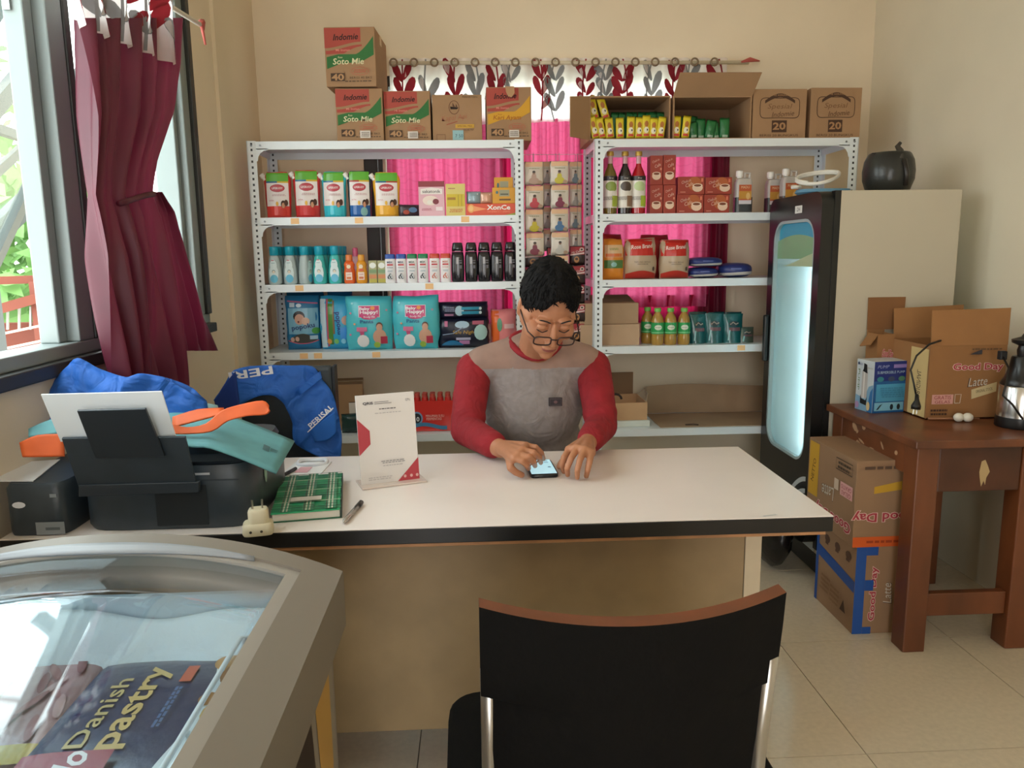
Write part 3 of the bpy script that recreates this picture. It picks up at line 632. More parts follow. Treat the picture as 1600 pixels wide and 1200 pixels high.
p.line([(X(.44)+.022*math.cos(RAD(a)), Z(.73)+.028*math.sin(RAD(a))) for a in range(0, 360, 20)], .003, '#6b4530', True)
p.poly([(X(.37), Z(.69)), (X(.5), Z(.69)), (X(.53), Z(.73)), (X(.36), Z(.75))], '#2c1a12'); p.poly([(X(.41), Z(.75)), (X(.41), Z(.84)), (X(.46), Z(.74))], '#5c3c28'); p.poly([(X(.47), Z(.74)), (X(.48), Z(.81)), (X(.51), Z(.74))], '#5c3c28')
p.text('Kapal Api', X(.44), Z(.5), h*.14, '#a9624a', wd=w*.52, rot=6, shear=.25, bold=-.012); p.line([(X(.28), Z(.36)), (X(.5), Z(.43))], .004, '#9c5440')
p.rect(X(.46), Z(.29), X(.84), Z(.37), '#c79a3c'); p.text('SPECIAL MIX', X(.65), Z(.33), h*.035, '#5a3a20', wd=w*.3); p.text('SPECIAL MIX', X(.72), Z(.25), h*.03, '#4a3020', wd=w*.22)
p.text('PERHATIAN', X(.76), Z(.95), h*.04, '#5a4028', wd=w*.3); p.line([(X(.08), Z(.0)), (X(.08), Z(.15)), (X(.25), Z(.15)), (X(.25), Z(.0))], .002, '#6b4530')
p.rect(X(.4), Z(.03), X(.62), Z(.24), '#93b8bc'); p.text('7 50', X(.53), Z(.12), h*.07, '#3c5560'); p.build('printed_front', o)
# two brown cartons at the right end of the right shelf top
def twenty(label, l, r, t, Y):
    xc, w, h = dims(l, r, t, Zt, Y); d = .27; o = carton('snack_carton', label, w, d, h, (xc, Y+d/2, Zt), group='brown cartons printed 20'); p = PR(boxsurf(d), rough=.8); X = lambda a: (a-.5)*w; Z = lambda a: a*h; c = '#4a3120'
    fr_ = []
    for i in range(41):
        t_ = i/40*2*PI; fr_.append((X(.5)+w*.37*math.copysign(abs(math.cos(t_))**.35, math.cos(t_))*(1-.06*abs(math.sin(t_))), Z(.62)+h*.23*math.copysign(abs(math.sin(t_))**.35, math.sin(t_))*(.85+.15*abs(math.cos(t_)))))
    p.line(fr_, .003, c); p.band(X(.22), X(.78), lambda t_: Z(.71+.12*math.sin(PI*t_)), lambda t_: Z(.77+.14*math.sin(PI*t_)), c)
    p.text('MIE KERING', X(.5), Z(.875), h*.035, '#a57b55', wd=w*.3); p.text('Spesial', X(.5), Z(.64), h*.13, '#7a5638', wd=w*.46, shear=.2); p.text('Indomie', X(.56), Z(.5), h*.1, '#5e4029', wd=w*.42, rot=4, shear=.3)
    p.rect(X(.36), Z(.13), X(.64), Z(.37), c); p.text('20', X(.5), Z(.255), h*.15, '#a57b55', wd=w*.24, bold=.03); p.text('BERISI 20 BUNGKUS', X(.5), Z(.07), h*.045, c, wd=w*.72); p.build('printed_front', o)
twenty('brown carton printed 20, beside the open box flap', 1168, 1249, 139, 3.5); twenty('brown carton printed 20 at the right end of the right shelf', 1255, 1332, 137, 3.505)
# two open cartons lying on their sides
def lying(label, l, r, t, Y, flap):
    xc, w, h = dims(l, r, t, Zt, Y); d = .3; k = .006
    o = empty('open_carton', (xc, Y+d/2, Zt), label=label, cat='carton'); b = MB()
    b.box(-w/2, w/2, -d/2, d/2, 0, k, CARD).box(-w/2, w/2, -d/2, d/2, h-k, h, CARD).box(-w/2, -w/2+k, -d/2, d/2, k, h-k, CARD).box(w/2-k, w/2, -d/2, d/2, k, h-k, CARD).box(-w/2, w/2, d/2-k, d/2, 0, h, CARDD); b.build('carton_body', o, fix=False)
    for a, c in flap: MB().prism(a, lambda u, v, t_: V(c(u, v, t_)), 0, .004, CARD).build('flap', o)
    return o, xc, w, h, d
o, xc, w, h, d = lying('open carton full of yellow sachets on the right shelf top', 920, 1043, 150, 3.5, [])
q = PX(889, 160, y=3.44).x-xc
MB().add([(-w/2, -d/2, 0), (-w/2, -d/2, h), (q, -d/2-.1, h-.02), (q, -d/2-.1, .0)], [(0, 1, 2, 3)], CARD).build('flap', o, solid=.004)
o2, xc2, w2, h2, d2 = lying('open carton with a raised flap holding green packets', 1047, 1166, 150, 3.5, [])
MB().add([(-w2/2, -d2/2, h2), (w2/2, -d2/2, h2), (w2/2+.018, -d2/2-.06, h2+.085), (-w2/2+.012, -d2/2-.06, h2+.085)], [(0, 1, 2, 3)], CARD).build('flap', o2, solid=.004)
YS = M('#d8c22a', .35); GS = M('#1f6b38', .3, bump=.5, scale=40)
def sachet(name, label, w, h, d, m, cat='sachet', group=None):
    b, sf = pillow(w, h, d, m, nu=6, nv=8); return b.build(name, None, smooth=True, label=label, cat=cat, group=group), sf
def ysachet(px, pt, pb, tilt, Y, z0, label):
    a = PX(px, pb, y=Y); h = PX(px, pt, y=Y).z-z0; s, sf = sachet('yellow_sachet', label, .036, h, .014, YS, group='yellow sachets in the open cartons')
    p = PR(sf, gap=.001, sub=2); p.ell(.0, h*.62, .009, .014, '#b06a2a', 10); p.ell(0, h*.36, .011, .014, '#e8dfc8', 10); p.ell(.004, h*.37, .003, .005, '#2b2420', 8); p.rect(-.012, h*.1, .012, h*.2, '#c33a2c'); p.build('printed_front', s)
    s.location = (a.x, Y, z0); s.rotation_euler = (0, tilt, 0); return s
zb = Zt+.0065; ORD = ['first', 'second', 'third', 'fourth', 'fifth', 'sixth', 'seventh', 'eighth', 'ninth']
for i, (px, pt, tl) in enumerate(((930, 180, -.25), (940, 183, -.22), (954, 184, -.12), (969, 184, -.04), (985, 182, .02), (998, 183, .03), (1009, 180, .02), (1020, 184, .05), (1031, 182, .12))):
    ysachet(px+(2 if i < 2 else 0), pt, 218, tl, 3.512+.002*(i % 2), zb, 'yellow snack sachet, %s from the flap in the front row of its carton' % ORD[i])
for px, tl in ((927, -.22), (944, -.3)): s = ysachet(px, 180, 218, tl, 3.545, zb, 'yellow snack sachet leaning above the row, %s the carton flap' % ('touching' if px < 930 else 'second from')); s.location.z = zb+.085; s.location.x += .01
for px, tl in ((1056, .04), (1070, .1)): ysachet(px, 181, 218, tl, 3.515, zb, 'yellow snack sachet standing %s the green packets' % ('one place away from' if px < 1060 else 'directly beside'))
for i in range(8):
    x = PX(962+10*i, 200, y=3.58).x; s, sf = sachet('green_sachet', 'green sachet, %s from the left in the rear row behind yellow sachets' % ORD[i], .034, .125, .014, GS, group='green sachets behind'); s.location = (x, 3.58+.006*(i % 2), zb); s.rotation_euler = (0, .05*((i % 3)-1), 0)
for i in range(5):
    x = PX(1084+12*i, 200, y=3.54).x; s, sf = sachet('green_packet', 'dark green packet, %s from the left slumped in the raised flap carton' % ORD[i], .045, .075+.008*((i*2) % 3), .03, GS, group='green packets in the right open carton'); s.location = (x, 3.54+.015*(i % 2), zb); s.rotation_euler = (0, .15*((i % 3)-1), 0)
    p = PR(sf, gap=.001, sub=2); p.rect(-.012, .006, .012, .016, '#a9c0ac'); p.build('printed_front', s)
for i, px in enumerate((1058, 1080, 1098)):
    x = PX(px, 180, y=3.62).x; s, sf = sachet('green_packet', 'dark green packet heaped at the back of the raised flap carton, %s from left' % ORD[i], .05, .085, .035, GS, group='green packets at the back'); s.location = (x, 3.62, zb+(.03 if i < 2 else 0)); s.rotation_euler = (0, .4-.3*i, .2)

# ---------------------------------------------------------------- left unit, second shelf: refill pouches and boxes
def pouch(label, l, r, t, side, low, bandl, bandr, Y=3.535, zb=SZ[1]):
    xc, w, h = dims(l, r, t, zb, Y); d = .065; prof = lambda v: (.25+.75*(1-v)**.8) if v < .985 else .2
    b, sf = pillow(w, h, d, M(side, .25, coat=.3), lambda v: prof(v)*(1 if v > .03 else .8), .5, edge=lambda v: (.88+.14*v) if v < .86 else 1-.26*(v-.86)/.14)
    o = b.build('refill_pouch', None, (xc, Y+d/2, zb), RAD(random.uniform(-5, 5)), smooth=True, label=label, cat='soap refill', group='soap refill pouches on the left shelf unit')
    p = PR(sf, gap=.0012, rough=.25, sub=6); ww = w*.8
    p.rect(-w*.4, h*.8, w*.4, h*.985, '#63b23c'); p.rect(-ww/2, h*.765, 0, h*.8, bandl); p.rect(0, h*.765, ww/2, h*.8, bandr)
    p.band(-ww/2, ww/2, lambda q: h*(.26+.0*q), lambda q: h*.765, '#ece4e2'); p.rect(-ww/2, .004, ww/2, h*.26, low)
    p.ell(0, h*.65, w*.27, h*.085, '#a83440'); p.ell(0, h*.65, w*.25, h*.072, '#c04a55'); p.text('LIFEBUOY', 0, h*.65, h*.045, '#f2e6e6', wd=w*.4, bold=.02)
    p.scrib(w*.05, h*.5, w*.5, h*.05, '#c9a6a8', 2); p.text('EXTRA', -w*.22, h*.38, h*.028, '#c04a55', wd=w*.18); p.ell(-w*.02, h*.31, w*.05, h*.05, '#e2b24a', 10)
    p.ell(w*.2, h*.3, w*.09, h*.085, '#3a2420', 12); p.ell(w*.2, h*.275, w*.06, h*.06, '#c98f70', 12); p.ell(w*.3, h*.33, w*.07, h*.07, '#4a2c26', 12); p.ell(w*.18, h*.12, w*.14, h*.1, side if side != '#25323c' else '#7fb0b0', 12)
    p.build('printed_front', o)
    MB().lathe([(.008, 0), (.008, .012), (.011, .013), (.011, .03)], M('#efece6', .4), 10).build('spout_cap', o, (-w*.44, 0, h*.83)).rotation_euler = (0, -.6, 0); return o
pouch('soap refill pouch with red edges nearest the left post', 417, 459, 268, '#c8302c', '#d8403a', '#2a5e8c', '#d8b23a')
pouch('soap refill pouch with red edges between the first pouch and the turquoise one', 462, 504, 265, '#c42c30', '#cf3a3c', '#2a6f9c', '#d8b23a')
pouch('turquoise soap refill pouch', 506, 545, 267, '#2fb4c4', '#35c0d4', '#2a6f9c', '#d8b23a')
pouch('soap refill pouch with dark navy edges', 546, 584, 266, '#25323c', '#2a62a8', '#b8463c', '#d8b23a')
pouch('amber yellow soap refill pouch', 586, 628, 268, '#e2a42c', '#e8ae3c', '#2a5e8c', '#b8463c')
def sbox(name, label, l, r, t, zb, Y, d, col, cat='box', group=None, rz=0, rough=.4):
    xc, w, h = dims(l, r, t, zb, Y); o = MB().box(-w/2, w/2, -d/2, d/2, 0, h, M(col, rough)).build(name, None, (xc, Y+d/2, zb), rz, bevel=.0015, label=label, cat=cat, group=group)
    return o, PR(boxsurf(d), rough=rough), (lambda a: (a-.5)*w), (lambda a: a*h), w, h
b, sf = pillow(.1, .055, .05, M('#3a2a34', .2, bump=.6, scale=30)); o = b.build('crumpled_packet', None, (PX(640, 330, y=3.56).x, 3.56, SZ[1]), .3, smooth=True, label='small dark crumpled packet between pouches and pink box', cat='packet')
p = PR(sf, gap=.0015, sub=3); p.ell(.01, .03, .02, .012, '#5a7fa8', 10); p.ell(-.02, .02, .014, .01, '#a8402c', 10); p.build('printed_front', o)
o, p, X, Z, w, h = sbox('vitamin_box', 'pink tablet box with a dark red hanging tab', 657, 697, 283, SZ[1], 3.52, .05, '#e3b3be')
p.rect(X(0), Z(.84), X(1), Z(1), '#8e2f38'); p.poly([(X(.08), Z(.63)), (X(.92), Z(.63)), (X(.92), Z(.78)), (X(.5), Z(.82)), (X(.08), Z(.78))], '#efe6e0'); p.text('sakatonik', X(.5), Z(.71), h*.09, '#333', wd=w*.7, bold=.01)
p.ell(X(.45), Z(.45), w*.3, h*.14, '#f0dcd0'); p.ell(X(.66), Z(.42), w*.12, h*.08, '#7c1f30'); p.ell(X(.42), Z(.4), w*.1, h*.06, '#efe8dc'); p.rect(X(.66), Z(.16), X(.92), Z(.27), '#f0e0e2'); p.scrib(X(.3), Z(.2), w*.4, h*.07, '#b86878', 2); p.build('printed_front', o)
o, p, X, Z, w, h = sbox('vitamin_box', 'pale yellow display box with small yellow cartons inside', 699, 729, 287, SZ[1], 3.52, .05, '#dcca72'); p.rect(X(.05), Z(.3), X(.95), Z(.68), '#d2b81e'); p.rect(X(.08), Z(.5), X(.5), Z(.58), '#a87a18'); p.rect(X(.62), Z(.3), X(.66), Z(.66), '#b09612'); p.rect(X(.8), Z(.3), X(.83), Z(.66), '#b09612')
p.scrib(X(.5), Z(.17), w*.7, h*.12, '#c87a3c', 3); p.scrib(X(.3), Z(.85), w*.4, h*.05, '#b06a5a', 1); p.build('printed_front', o)
o, p, X, Z, w, h = sbox('vitamin_c_box', 'long orange vitamin C box on the left shelf unit', 730, 806, 318, SZ[1], 3.515, .08, '#dc5230'); p.ell(X(.1), Z(.6), w*.07, h*.36, '#eea45a'); p.ell(X(.1), Z(.6), w*.045, h*.23, '#f2c07c'); p.poly([(X(.16), Z(.8)), (X(.42), Z(.55)), (X(.16), Z(.35))], '#ef9a62')
p.text('XonCe', X(.66), Z(.68), h*.4, '#f4efe8', wd=w*.48, bold=.03); p.text('VITAMIN C + 500MG', X(.66), Z(.32), h*.09, '#f0a07a', wd=w*.46); p.band(X(.74), X(1), lambda t: Z(.0), lambda t: Z(.22*t), '#9aa83c'); p.build('printed_front', o); hX = h
zx = SZ[1]+hX+.0005
for (l, r, t, c, lab) in ((731, 753, 299, '#8fa3ac', 'grey blue foil packet lying on the orange box'), (752, 771, 300, '#cda088', 'peach foil packet lying on the orange box')):
    xc, w, h = dims(l, r, t, zx, 3.53); b, sf = pillow(w, h, .03, M(c, .2, .2, bump=.3, scale=30)); o = b.build('foil_packet', None, (xc, 3.54, zx), .0, smooth=True, label=lab, cat='packet'); p = PR(sf, gap=.001, sub=2); p.line([(-w*.3, h*.3), (w*.3, h*.8)], .004, '#e6ddd6'); p.build('printed_front', o)
for (l, r, t, b_, Y, lab) in ((774, 803, 277, 300, 3.575, 'yellow milk tin packet, upper one behind'), (771, 806, 293, 318, 3.535, 'yellow milk packet resting on the orange box')):
    o, p, X, Z, w, h = sbox('yellow_packet', lab, l, r, t, zx if Y < 3.56 else zx, Y, .03, '#dba022'); p.rect(X(.3), Z(.45), X(.75), Z(.85), '#9c9a7a'); p.rect(X(.35), Z(.55), X(.7), Z(.62), '#4a4a3c'); p.ell(X(.2), Z(.7), w*.06, h*.1, '#3a6a78', 8); p.rect(X(.3), Z(.2), X(.8), Z(.3), '#6b4a20'); p.build('printed_front', o)

# ---------------------------------------------------------------- left unit, third shelf: bottles
z3 = SZ[2]
def babyoil(hexb, label, cap='#1ba3bd', op=False):
    m = M(hexb, .12, coat=.3) if not op else M(hexb, .2)
    pr = [(.024, .024, 0), (.03, .024, .006), (.031, .025, .03), (.03, .024, .06), (.026, .022, .09), (.0235, .02, .108), (.02, .018, .122), (.016, .015, .13)]
    o = MB().rrect(pr, m, 5, p=2.6).build('baby_oil_bottle', None, smooth=True, label=label, cat='bottle', group='baby product bottles with turquoise caps')
    MB().lathe([(.019, .129), (.02, .131), (.021, .164), (.018, .168)], M(cap, .3), 14).build('cap', o, smooth=35)
    p = PR(lambda a, c: V((a, -.0255-.001+abs(a)*.12, c)), gap=.0008, sub=2); p.ell(0, .05, .02, .04, '#dcecee', 14); p.ell(0, .085, .015, .025, '#dcecee', 14); p.ell(0, .026, .017, .018, '#68bfe0', 14)
    p.ell(.0, .058, .008, .008, '#8fa8ac', 10); p.ell(0, .056, .006, .006, '#e6dcc8', 10); p.rect(-.008, .105, .004, .109, '#c06a78'); p.rect(-.009, .094, .007, .0965, '#8ab4c0'); p.build('label', o); return o
clear = M('#b9c9cc', .1); src = babyoil('#b4c4c6', 'x'); src2 = babyoil('#3fb8b4', 'x')
names = ['clear bottle with turquoise cap, first from the left post', 'clear bottle with turquoise cap, second from the left post', 'clear bottle with turquoise cap turned sideways, third from the left post', 'aqua bottle with turquoise cap beside the sideways clear one', 'aqua bottle with turquoise cap beside the orange bottle']
for i, px in enumerate((431, 455, 478, 501, 525)):
    s = src if i < 3 else src2; o = s if i in (0, 3) else dup(s); at(o, (PX(px, 440, y=3.53).x, 3.53, z3), 1.2 if i == 2 else 0, names[i])
    for k in (1, 2):
        q = dup(s, label=('clear' if i < 3 else 'aqua')+' bottle in the %s row, behind the %s turquoise capped bottle' % (('middle', 'rear')[k-1], ORD[i])); at(q, (PX(px+6*k, 440, y=3.53+.065*k).x, 3.53+.065*k, z3))
def obottle(px, hexb, lab, capc):
    o = MB().rrect([(.02, .018, 0), (.025, .02, .005), (.025, .02, .05), (.021, .018, .07), (.024, .02, .085), (.016, .015, .1)], M(hexb, .2), 5, p=2.6).build('shampoo_bottle', None, (PX(px, 440, y=3.525).x, 3.525, z3), smooth=True, label=lab, cat='bottle')
    MB().lathe([(.014, .1), (.016, .102), (.015, .125), (.012, .128)], M(capc, .35), 12).build('cap', o, smooth=35); p = PR(lambda a, c: V((a, -.021, c)), gap=.0012); p.rect(-.014, .016, .014, .05, '#f0d8c8'); p.text('SARI', 0, .04, .007, '#b8502c'); p.rect(-.01, .02, .01, .03, '#d87a4a'); p.ell(0, .075, .009, .009, '#f2dcb8', 10); p.rect(-.011, .055, .011, .064, '#d8603c'); p.build('label', o)
obottle(547, '#e2642a', 'small orange bottle with orange cap', '#e07c40'); obottle(566, '#e09a2a', 'small amber yellow bottle with yellow cap', '#e2a03a')
o = MB().rrect([(.018, .016, 0), (.022, .018, .005), (.022, .018, .1), (.014, .013, .12)], M('#d8a8b0', .2), 5, p=2.6).build('shampoo_bottle', None, (PX(557, 440, y=3.62).x, 3.62, z3), smooth=True, label='bottle with pink cap standing behind the orange bottles', cat='bottle'); MB().lathe([(.013, .12), (.013, .155), (.009, .16)], M('#cf5a7c', .35), 12).build('cap', o, smooth=35)
for l, r, lab in ((575, 588, 'slim olive green box beside the amber bottle'), (589, 602, 'slim olive green box beside the blue capped powder')):
    o, p, X, Z, w, h = sbox('slim_box', lab, l, r, 407, z3, 3.52, .035, '#a9a87c', group='slim olive boxes'); p.ell(0, Z(.78), w*.4, h*.13, '#e8ece6', 12); p.rect(X(.05), Z(.45), X(.95), Z(.6), '#7f9c72'); p.rect(X(.05), Z(.2), X(.95), Z(.38), '#d08a5c'); p.rect(X(.05), Z(.03), X(.95), Z(.18), '#b6ab48'); p.build('printed_front', o)
def talc(px, capc, ink, lab):
    o = MB().rrect([(.021, .017, 0), (.0235, .019, .004), (.0235, .019, .1), (.022, .018, .107)], M('#ece9ea', .35), 5, p=4).build('powder_bottle', None, (PX(px, 440, y=3.52).x, 3.52, z3), smooth=40, label=lab, cat='powder bottle', group='white powder bottles')
    MB().rrect([(.0225, .0185, .1072), (.0228, .0188, .112), (.0225, .0185, .125), (.02, .016, .128)], M(capc, .35), 5, p=4).build('cap', o, smooth=40); p = PR(lambda a, c: V((a, -.0192, c)), gap=.0008); p.text('MBK', 0, .092, .009, ink, bold=.01, wd=.026); p.rect(-.013, .077, .013, .084, '#c8484c'); p.text('POWDER', 0, .068, .006, ink, wd=.026)
    p.scrib(0, .053, .024, .008, '#9ab0bc', 2)
    for dx, dz in ((-.006, .027), (.005, .026), (.001, .034)): p.ell(dx, dz, .006, .009, ink if capc.startswith('#c') else '#3c4148', 10, rot=30*dx*100); p.ell(dx+.002, dz, .003, .006, '#dfe3e4', 8)
    p.build('label', o)
for px, c, ink, lab in ((611, '#2c55a8', '#3c4a74', 'white powder bottle with blue cap beside the olive boxes'), (628, '#2c55a8', '#3c4a74', 'white powder bottle with blue cap beside a green capped one'), (645, '#1f7f50', '#35584a', 'white powder bottle with green cap beside a blue capped one'), (662, '#1f7f50', '#35584a', 'white powder bottle with green cap beside a red capped one'), (680, '#cc4a38', '#d07058', 'white powder bottle with red cap beside a green capped one'), (697, '#cc4a38', '#d07058', 'white powder bottle with red cap beside the black bottles')): talc(px, c, ink, lab)
KB = M('#17151a', .25, coat=.3)
def blackb():
    o = MB().rrect([(.024, .02, 0), (.028, .022, .005), (.03, .023, .05), (.029, .022, .11), (.026, .02, .134)], KB, 5, p=2.8).build('black_bottle', None, smooth=True, label='x', cat='bottle', group='black shampoo bottles'); MB().rrect([(.026, .02, .1355), (.0255, .0195, .15), (.022, .018, .172), (.019, .016, .175)], KB, 5, p=2.8).build('cap', o, smooth=True)
    p = PR(lambda a, c: V((a, -.0233, c)), gap=.0008); p.rect(-.012, .136, .014, .139, '#9a979c'); p.rect(-.006, .08, .004, .11, '#b4b2b6'); p.rect(-.002, .03, 0, .08, '#8f8d92'); p.rect(.004, .02, .0055, .1, '#75737a'); p.rect(.008, .06, .018, .075, '#5e5c62'); p.scrib(.012, .09, .012, .02, '#6e6c72', 2); p.build('label', o); return o
kb = blackb()
for i, px in enumerate((716, 737, 757, 777, 798)):
    o = kb if i == 0 else dup(kb); at(o, (PX(px, 440, y=3.525).x, 3.525, z3), 0, 'glossy black shampoo bottle, %s' % ['next to the red capped powder', 'second of five from the powder', 'middle one of the five', 'second of five from the shelf post', 'last one beside the shelf post'][i])

# ---------------------------------------------------------------- left unit, fourth shelf: nappy packs and pads
z4 = SZ[3]
def bagpack(name, label, l, r, t, zb, Y, d, col, cat='nappy pack', rz=0, p_=.42, rough=.3):
    xc, w, h = dims(l, r, t, zb, Y); b, sf = pillow(w, h, d, M(col, rough, bump=.25, scale=16), lambda v: (1-abs(2*v-1)**3.2)**.5*.96+.04, p_, edge=(lambda v: .95+.05*math.sin(PI*min(1, v*1.15))-.1*max(0, v-.82)/.18) if cat in ('flour bag', 'bag') else (lambda v: .96+.04*math.sin(PI*v)), wob=.05)
    o = b.build(name, None, (xc, Y+d/2, zb), rz, smooth=True, label=label, cat=cat); return o, PR(sf, gap=.0016, rough=rough, sub=6), w, h
def popoku(label, l, r, t, Y, rot, rz):
    o, p, w, h = bagpack('nappy_pack', label, l, r, t, z4, Y, .1, '#2478a8', rz=rz); X = lambda a: (a-.5)*w; Z = lambda a: a*h
    p.rect(X(.1), Z(.3), X(.95), Z(.78), '#7fb4cc'); p.band(X(.08), X(.95), lambda t: Z(.9-.05*t), lambda t: Z(.925-.05*t), '#c06a8c'); p.rect(X(.15), Z(.8), X(.3), Z(.88), '#c6d8e2'); p.ell(X(.42), Z(.83), w*.08, h*.035, '#cfe0ea', 10)
    p.ell(X(.42), Z(.63), w*.17, h*.1, '#241c20', 14); p.ell(X(.43), Z(.575), w*.14, h*.1, '#cfa08c', 14); p.ell(X(.6), Z(.54), w*.12, h*.07, '#d8b09c', 12); p.ell(X(.4), Z(.53), w*.03, h*.02, '#7c3a34', 8)
    p.text('popoku', X(.52), Z(.43), h*.12, '#2c3f74', wd=w*.66, rot=rot, bold=.02); p.ell(X(.88), Z(.36), w*.12, h*.06, '#4f9c4a', 12)
    p.band(X(.06), X(.94), lambda t: Z(.13+.12*(2*t-1)**2*.5), lambda t: Z(.15+.16*(1-(2*t-1)**2)), '#4a4a44'); p.ell(X(.2), Z(.2), w*.06, h*.045, '#d0a898', 10); p.ell(X(.34), Z(.21), w*.06, h*.045, '#d0a898', 10); p.rect(X(.7), Z(.2), X(.92), Z(.27), '#a8c4d8'); p.band(X(.06), X(.94), lambda t: Z(.115+.06*(2*t-1)**2), lambda t: Z(.13+.06*(2*t-1)**2), '#d05c78'); p.build('printed_front', o); return o
popoku('blue nappy pack with a dark haired baby face, leftmost on the shelf', 437, 492, 463, 3.56, 8, .08)
o, p, w, h = bagpack('nappy_pack', 'blue nappy pack turned sideways with vertical lettering', 492, 548, 463, z4, 3.55, .1, '#38a8d4', rz=0); X = lambda a: (a-.5)*w; Z = lambda a: a*h
p.rect(X(.02), Z(.04), X(.2), Z(.95), '#cfe2ea'); p.band(X(.26), X(.4), lambda t: Z(.1), lambda t: Z(.95), '#4f8a3c'); p.rect(X(.22), Z(.06), X(.27), Z(.95), '#c8506a'); p.rect(X(.4), Z(.3), X(.45), Z(.92), '#8a6a50'); p.text('popoku', X(.56), Z(.5), w*.2, '#2c3f84', wd=h*.42, rot=-86, bold=.02); p.ell(X(.78), Z(.55), w*.13, h*.09, '#c89c8c', 12); p.rect(X(.6), Z(.2), X(.95), Z(.42), '#4a98e0')
for k, c in enumerate(('#e09a4a', '#7fc06a', '#8fd0ea', '#d880b0')): p.ell(X(.28+.2*k), Z(.16), w*.07, h*.05, c, 10)
p.build('printed_front', o)
def happy(label, l, r, t, Y, rz):
    o, p, w, h = bagpack('nappy_pack', label, l, r, t, z4, Y, .1, '#52c0cc', rz=rz); X = lambda a: (a-.5)*w; Z = lambda a: a*h
    p.rect(X(.29), Z(.62), X(.74), Z(.84), '#f0e4ea'); p.rect(X(.305), Z(.63), X(.725), Z(.83), '#cf4a80'); p.ell(X(.515), Z(.63), w*.17, h*.05, '#cf4a80', 14); p.text('Baby', X(.42), Z(.775), h*.07, '#f4eef2', wd=w*.22, bold=.03); p.text('Happy!', X(.51), Z(.71), h*.085, '#f4eef2', wd=w*.38, bold=.03); p.text('Body Fit', X(.52), Z(.625), h*.045, '#f0dce4', wd=w*.24, bold=.015)
    p.ell(X(.59), Z(.79), w*.05, h*.035, '#ef9a58', 8); p.text('Pants', X(.46), Z(.545), h*.065, '#2f5590', wd=w*.28, bold=.01)
    p.rect(X(.24), Z(.36), X(.46), Z(.44), '#d87a9c'); p.poly([(X(.3), Z(.36)), (X(.4), Z(.36)), (X(.38), Z(.22)), (X(.34), Z(.22))], '#d06088'); p.ell(X(.37), Z(.18), w*.13, h*.12, '#eceaea', 12); p.ell(X(.72), Z(.46), w*.07, h*.07, '#6a4a40', 12); p.ell(X(.72), Z(.43), w*.065, h*.07, '#d8a890', 12); p.ell(X(.72), Z(.26), w*.14, h*.14, '#d8a890', 14); p.rect(X(.74), Z(.12), X(.88), Z(.26), '#b83a54'); p.ell(X(.66), Z(.1), w*.07, h*.06, '#a0c04a', 10)
    for a, c, k in ((.12, .7, '#d88aa4'), (.2, .5, '#e8a47c'), (.1, .3, '#d880a0'), (.88, .75, '#c89ab0'), (.16, .88, '#8fd8dc')): p.ell(X(a), Z(c), w*.025, h*.02, k, 8)
    p.build('printed_front', o)
happy('turquoise nappy pack beside the sideways blue pack', 533, 608, 464, 3.5, .05); happy('turquoise nappy pack beside the black sanitary pads', 609, 682, 463, 3.5, -.05)
for i, (l, r) in enumerate(((440, 500), (505, 545))): bagpack('nappy_pack', ['dark blue nappy pack hidden behind the baby face pack', 'dark blue nappy pack standing behind the sideways pack'][i], l, r, 455, z4, 3.69, .1, '#1c6a98')
o, p, w, h = bagpack('sanitary_pad_pack', 'large black pad pack with gold Night lettering', 680, 762, 497, z4, 3.52, .09, '#14182c', 'pad pack', p_=.35); X = lambda a: (a-.5)*w; Z = lambda a: a*h
p.text('Safe Night', X(.52), Z(.52), h*.15, '#b08a34', wd=w*.46, shear=.2, bold=.01); p.ell(X(.48), Z(.78), w*.14, h*.12, '#a8c4d8', 14); p.ell(X(.84), Z(.52), w*.13, h*.26, '#a9cfcf', 14); p.rect(X(.68), Z(.78), X(.9), Z(.9), '#b05a74'); p.rect(X(.36), Z(.28), X(.64), Z(.36), '#b0b0c8'); p.rect(X(.42), Z(.14), X(.62), Z(.26), '#b078a8'); p.band(X(.08), X(.5), lambda t: Z(.1), lambda t: Z(.12+.2*t*(1-t)*3), '#1f6f9c'); p.line([(X(.1), Z(.45)), (X(.3), Z(.5)), (X(.5), Z(.7))], .004, '#7f90a8'); p.rect(X(.14), Z(.72), X(.2), Z(.9), '#c06a8c'); p.build('printed_front', o)
zz = PX(720, 500, y=3.52).z; xc, w, h = dims(682, 761, 473, zz, 3.53); b, sf = pillow(w, h, .1, M('#161830', .3, bump=.25, scale=16), None, .35); o = b.build('sanitary_pad_pack', None, (xc, 3.58, zz+.002), .03, smooth=True, label='smaller black pad pack with teal stripes lying on top', cat='pad pack'); p = PR(sf, gap=.0016, sub=4); X = lambda a: (a-.5)*w; Z = lambda a: a*h
p.ell(X(.42), Z(.5), w*.09, h*.3, '#a8c8d4', 12); p.rect(X(.46), Z(.55), X(.86), Z(.72), '#1f8fae'); p.rect(X(.46), Z(.3), X(.86), Z(.47), '#1f8fae'); p.ell(X(.84), Z(.62), w*.03, h*.09, '#d0e0e6', 8); p.ell(X(.84), Z(.38), w*.03, h*.09, '#d0e0e6', 8); p.rect(X(.12), Z(.2), X(.3), Z(.32), '#b07a98'); p.scrib(X(.22), Z(.6), w*.2, h*.3, '#8a8fa8', 3); p.build('printed_front', o)
